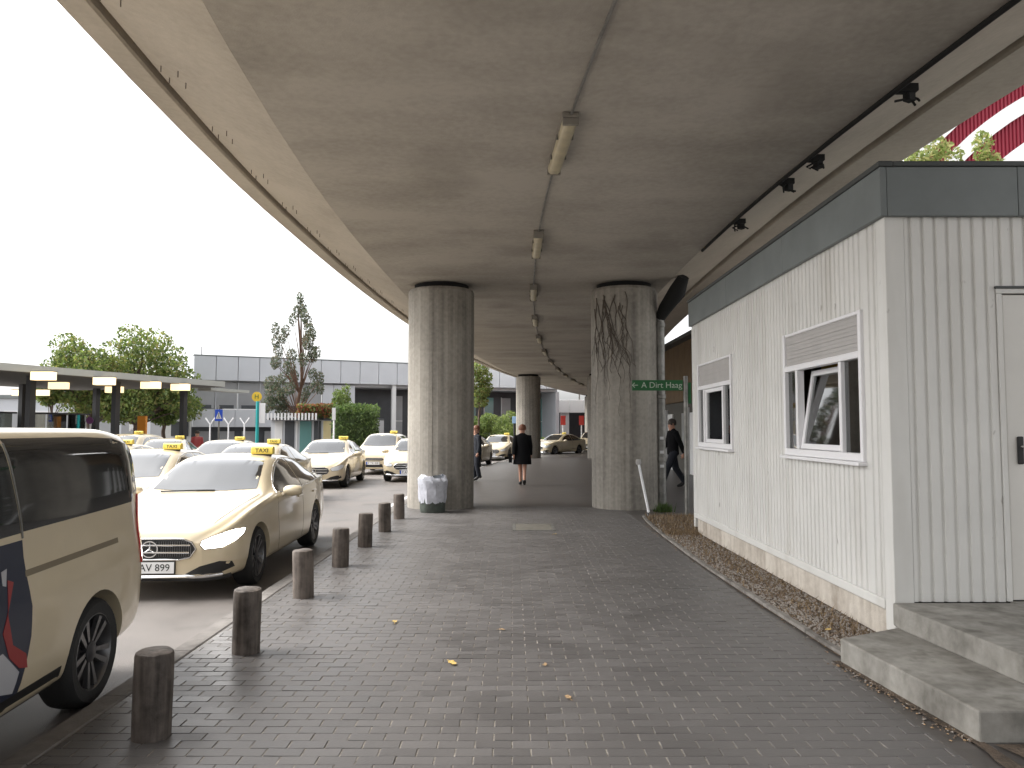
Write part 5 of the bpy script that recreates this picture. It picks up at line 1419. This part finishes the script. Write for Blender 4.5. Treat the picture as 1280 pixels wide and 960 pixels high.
# ------------------------------------------------------------------ kiosk with striped awning
kx0, kx1 = at_y(338, 540, 49).x, at_y(470, 540, 49).x
kiosk = thing('kiosk', 'low shop kiosk with white striped awning and coloured panels', 'kiosk', (kx0, 49, ROADZ)); KW = kx1 - kx0
MB().b2((0, .1, 0), (KW, 3, 2.35)).build('wall', M['wallgrey'], kiosk)
MB().b2((-.1, -.0, 2.351), (KW, 3.1, 2.5)).build('roof', M['darkrecess'], kiosk)
for k in range(15):
    x = .05 + k * .215; MB().b2((x, -.9, 2.35 - .0), (x + .11, -.86, 2.78)).build('awning_stripe', M['wallwhite'], kiosk)
MB().b2((0, -.855, 2.36), (3.3, -.02, 2.42)).build('awning', M['interior'], kiosk)
for k, (x0, x1, m_) in enumerate([(.25, .75, 'wallwhite'), (.9, 1.5, 'darkrecess'), (1.6, 1.72, 'wallwhite'), (1.85, 2.6, 'tealglass'), (2.75, 3.2, 'darkrecess'), (3.35, 3.95, 'cream'), (4.3, 5.1, 'skyblue'), (5.3, 5.6, 'cream'), (6.0, 6.5, 'skyblue')]):
    if x1 < KW: MB().b2((x0, .05, .1), (x1, .098, 2.3)).build('shopfront_panel', M[m_], kiosk, bevel=.01)
for x in (3.28, 4.1): MB().cyl((x, -.8, 0), (x, -.8, 2.36), .05, 8).build('post', M['post'], kiosk)

# ------------------------------------------------------------------ grey terminal building
TB = (-25.8, 62.0); ang = math.atan2(12.5, 25.5)
term = thing('terminal_building', 'long grey metal terminal building with dark recessed glass hall', 'building', (TB[0], TB[1], ROADZ), ang)
TL = 34.0
MB().b2((0, .4, 5.5), (TL, 14, 7.55)).build('roof_block', M['wallgrey'], term)
n = 20
for k in range(n):
    x0, x1 = k * TL / n, (k + 1) * TL / n
    MB().b2((x0 + .02, -.4, 5.75), (x1 - .02, .38, 7.7)).build('fascia_panel', M['wallgrey'], term, bevel=.02)
MB().b2((-.02, -.42, 7.71), (TL + .02, .5, 7.80)).build('roof_trim', M['fascia'], term)
SPX = 10.4
for k in range(6):
    x0, x1 = k * SPX / 6, (k + 1) * SPX / 6
    w_ = link('window', None, term); MB().b2((x0 + .05, .15, 3.45), (x1 - .05, .3, 5.6)).build('pane', M['wallgrey2'], w_)
    mb = MB(); mb.b2((x0 - .0, .1, 3.4), (x0 + .05, .32, 5.65)); mb.build('frame', M['wallgrey'], w_)
    MB().b2((x0 + .3, .10, 3.46), (x1 - .3, .149, 3.75)).build('opening_light', M['darkrecess'], w_)
for k in range(8):
    x0, x1 = k * 1.62, (k + 1) * 1.62
    MB().b2((x0 + .012, -.3, 1.95), (x1 - .012, .3, 3.38)).build('spandrel_panel', M['wallgrey'], term, bevel=.02)
for k in range(3): MB().b2((10.45 + k * .95, .0, 3.4), (11.37 + k * .95, .3, 5.62)).build('wall_panel', M['wallgrey'], term, bevel=.02)
MB().b2((0, .6, 0), (13.0, 1.0, 1.94)).build('ground_floor_wall', M['darkrecess'], term)  # shadow band below the spandrels, put into the wall colour
for k in range(7): MB().b2((.3 + k * 1.8, .45, .1), (1.5 + k * 1.8, .58, 1.6)).build('shop_window', M['wallgrey2'], term)
MB().b2((8.2, .40, .6), (9.6, .449, 1.75)).build('poster', M['purple'], term)
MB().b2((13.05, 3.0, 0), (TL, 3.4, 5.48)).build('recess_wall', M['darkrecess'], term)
for x in (16.8, 24.0, 31.0): MB().b2((x - .18, -.2, 0), (x + .18, .15, 5.74)).build('column', M['wallwhite'], term)
for k in range(9):
    x = 17.6 + k * 1.9
    w_ = link('window', None, term); MB().b2((x, 2.93, .2), (x + 1.0, 2.99, 4.9)).build('pane', M['tealglass' if k in (4, 5, 8) else 'wallgrey2'], w_)
    mb = MB(); mb.b2((x - .06, 2.9, .2), (x - .001, 2.99, 4.95)); mb.b2((x - .06, 2.9, 2.5), (x + 1.0, 2.928, 2.58)); mb.build('frame', M['wallwhite'], w_)
MB().b2((TL - .4, 0, 0), (TL, 13.9, 5.48)).build('end_wall', M['wallgrey'], term)
MB().b2((-.0, 1.01, 0), (.3, 13.9, 5.48)).build('end_wall', M['wallgrey'], term)
MB().tube([(.6, 0, 7.8), (.6, 0, 8.5)], .03, 6).build('aerial', M['post'], term)

# stair tower end and low grey building at the left
lowb = thing('low_grey_building', 'low grey building with dark windows behind the bus shelter', 'building', (-52, 66, ROADZ))
MB().b2((0, 0, 0), (24, 8, 4.4)).build('wall', M['wallgrey'], lowb); MB().b2((-.2, -.2, 4.41), (24.2, 8.2, 4.7)).build('roof', M['fascia'], lowb)
for k in range(9):
    w_ = link('window', None, lowb); MB().b2((1 + k * 2.5, -.05, 1.0), (2.9 + k * 2.5, -.01, 3.2)).build('pane', M['wallgrey2'], w_); MB().b2((.9 + k * 2.5, -.09, 3.21), (3.0 + k * 2.5, -.01, 3.35)).build('frame', M['wallwhite'], w_)
an = thing('terminal_annex', 'pale annex with sloping white stair beside the terminal end', 'building', (-28.4, 63, ROADZ))
MB().b2((0, 0, 0), (2.4, 6, 5.6)).build('wall', M['wallwhite'], an)
mb = MB(); mb.prism([(-2.8, 1.6), (.2, 4.2), (.2, 4.9), (-2.8, 2.3)], 0, .3); q = mb.mesh('stair', M['wallwhite']); q.transform(Matrix.Translation((0, -.02, 0)) @ Matrix.Rotation(math.pi / 2, 4, 'X')); link('stair_flank', q, an)
for z in (1.2, 3.4): MB().b2((.5, -.06, z), (1.9, -.01, z + 1.2)).build('window', M['darkrecess'], an)

# footbridge and wall at the bend
fb = thing('footbridge', 'white parapet footbridge over a dark underpass beyond the last column', 'bridge', (3.4, 84, ROADZ))
MB().b2((0, 0, 3.75), (16, 5, 4.1)).build('deck', M['wallwhite'], fb)
for k in range(11): MB().b2((.02 + k * 1.45, -.12, 3.55), (1.44 + k * 1.45, -.01, 4.95)).build('parapet_panel', M['wallwhite'], fb, bevel=.02)
for x in (2.4, 8.6, 14.4): MB().b2((x - .45, .2, 0), (x + .45, 1.2, 3.74)).build('pillar', M['wallwhite'], fb)
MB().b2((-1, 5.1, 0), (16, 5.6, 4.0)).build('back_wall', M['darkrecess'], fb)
for x in (.3, 4.0, 8.0): MB().cyl((x, .4, 4.96), (x, .4, 7.2), .09, 8).build('mast', M['steelpipe'], fb)
ew = thing('stair_wall', 'plain grey wall beside the footbridge behind the far column', 'wall', (1.2, 80, ROADZ)); MB().b2((0, 0, 0), (2.6, .6, 6.6)).build('wall', M['wallgrey'], ew); MB().b2((-.1, -.1, 6.61), (2.7, .7, 6.75)).build('coping', M['fascia'], ew)

# brown clad building with pale doors along the passage
bw = thing('brown_clad_building', 'brown timber clad building with pale doors along the passage', 'building', (6.55, 19, 0))
MB().b2((.1, 0, 0), (6, 38, 4.9)).build('wall', M['interior'], bw)  # unseen far stretch added to keep the hall's red bounce off the taxis
for k in range(38): MB().b2((0, k + .01, 2.75), (.098, k + .99, 5.0)).build('cladding_board', M['brown'], bw)
MB().b2((-.35, -.3, 5.01), (6.2, 38.3, 5.13)).build('roof', M['fasciacap'], bw)
for k in range(9):
    y = .6 + k * 4.0; d = link('door', None, bw); MB().b2((.04, y, .02), (.097, y + .95, 2.3)).build('leaf', M['wallwhite'], d); MB().b2((.02, y + 1.25, .6), (.097, y + 2.2, 2.3)).build('side_light', M['wallgrey2'], d); MB().b2((.0, y + 1.15, .0), (.098, y + 1.24, 2.5)).build('jamb', M['wallwhite'], d)

# red and white arched hall above the cabin roof
hall = thing('arched_hall', 'huge red corrugated hall with curved white bands above the cabin', 'building', (40.0, 45, ROADZ))
def arc_band(r0, r1, y0, y1, name, m_, z0=4.9):
    mb = MB(); n_ = 48; vs, fs = [], []
    for k in range(n_ + 1):
        a = math.pi * k / n_
        for r_, y in ((r0, y0), (r1, y0), (r1, y1), (r0, y1)): vs.append((r_ * math.cos(a), y, z0 + r_ * math.sin(a)))
    for k in range(n_):
        for j in range(4): j2 = (j + 1) % 4; fs.append([k * 4 + j, k * 4 + j2, (k + 1) * 4 + j2, (k + 1) * 4 + j])
    fs += [[0, 1, 2, 3], [n_ * 4 + 3, n_ * 4 + 2, n_ * 4 + 1, n_ * 4]]
    mb.add(vs, fs); return mb.build(name, m_, hall)
mb = MB(); x = -20.1
vs, fs = [], []; cols = []
while x < 20.1:
    cols += [(x, 0), (x + .10, 0), (x + .13, .09), (x + .20, .09), (x + .23, 0)]; x += .23
for x, d in cols: vs += [(x, d, 0), (x, d, 4.9 + math.sqrt(max(0, 20.1**2 - min(20.1, abs(x))**2)))]
fs = [[2 * i, 2 * i + 2, 2 * i + 3, 2 * i + 1] for i in range(len(cols) - 1)]
mb.add(vs, fs); mb.build('corrugated_end_wall', M['redwall'], hall, fix=False)
for r0, r1 in ((20.1, 21.0), (18.3, 19.2), (15.8, 16.85), (13.3, 14.3)): arc_band(r0, r1, -.12, -.02, 'white_band', M['whiteband'])
arc_band(20.2, 20.9, .0, 30, 'barrel_roof', M['whiteband'])
for sx in (-1, 1): MB().b2((sx * 20.4 - .3, .1, 0), (sx * 20.4 + .3, 30, 4.9)).build('side_wall', M['redwall'], hall)

# every thing below has its parts in place
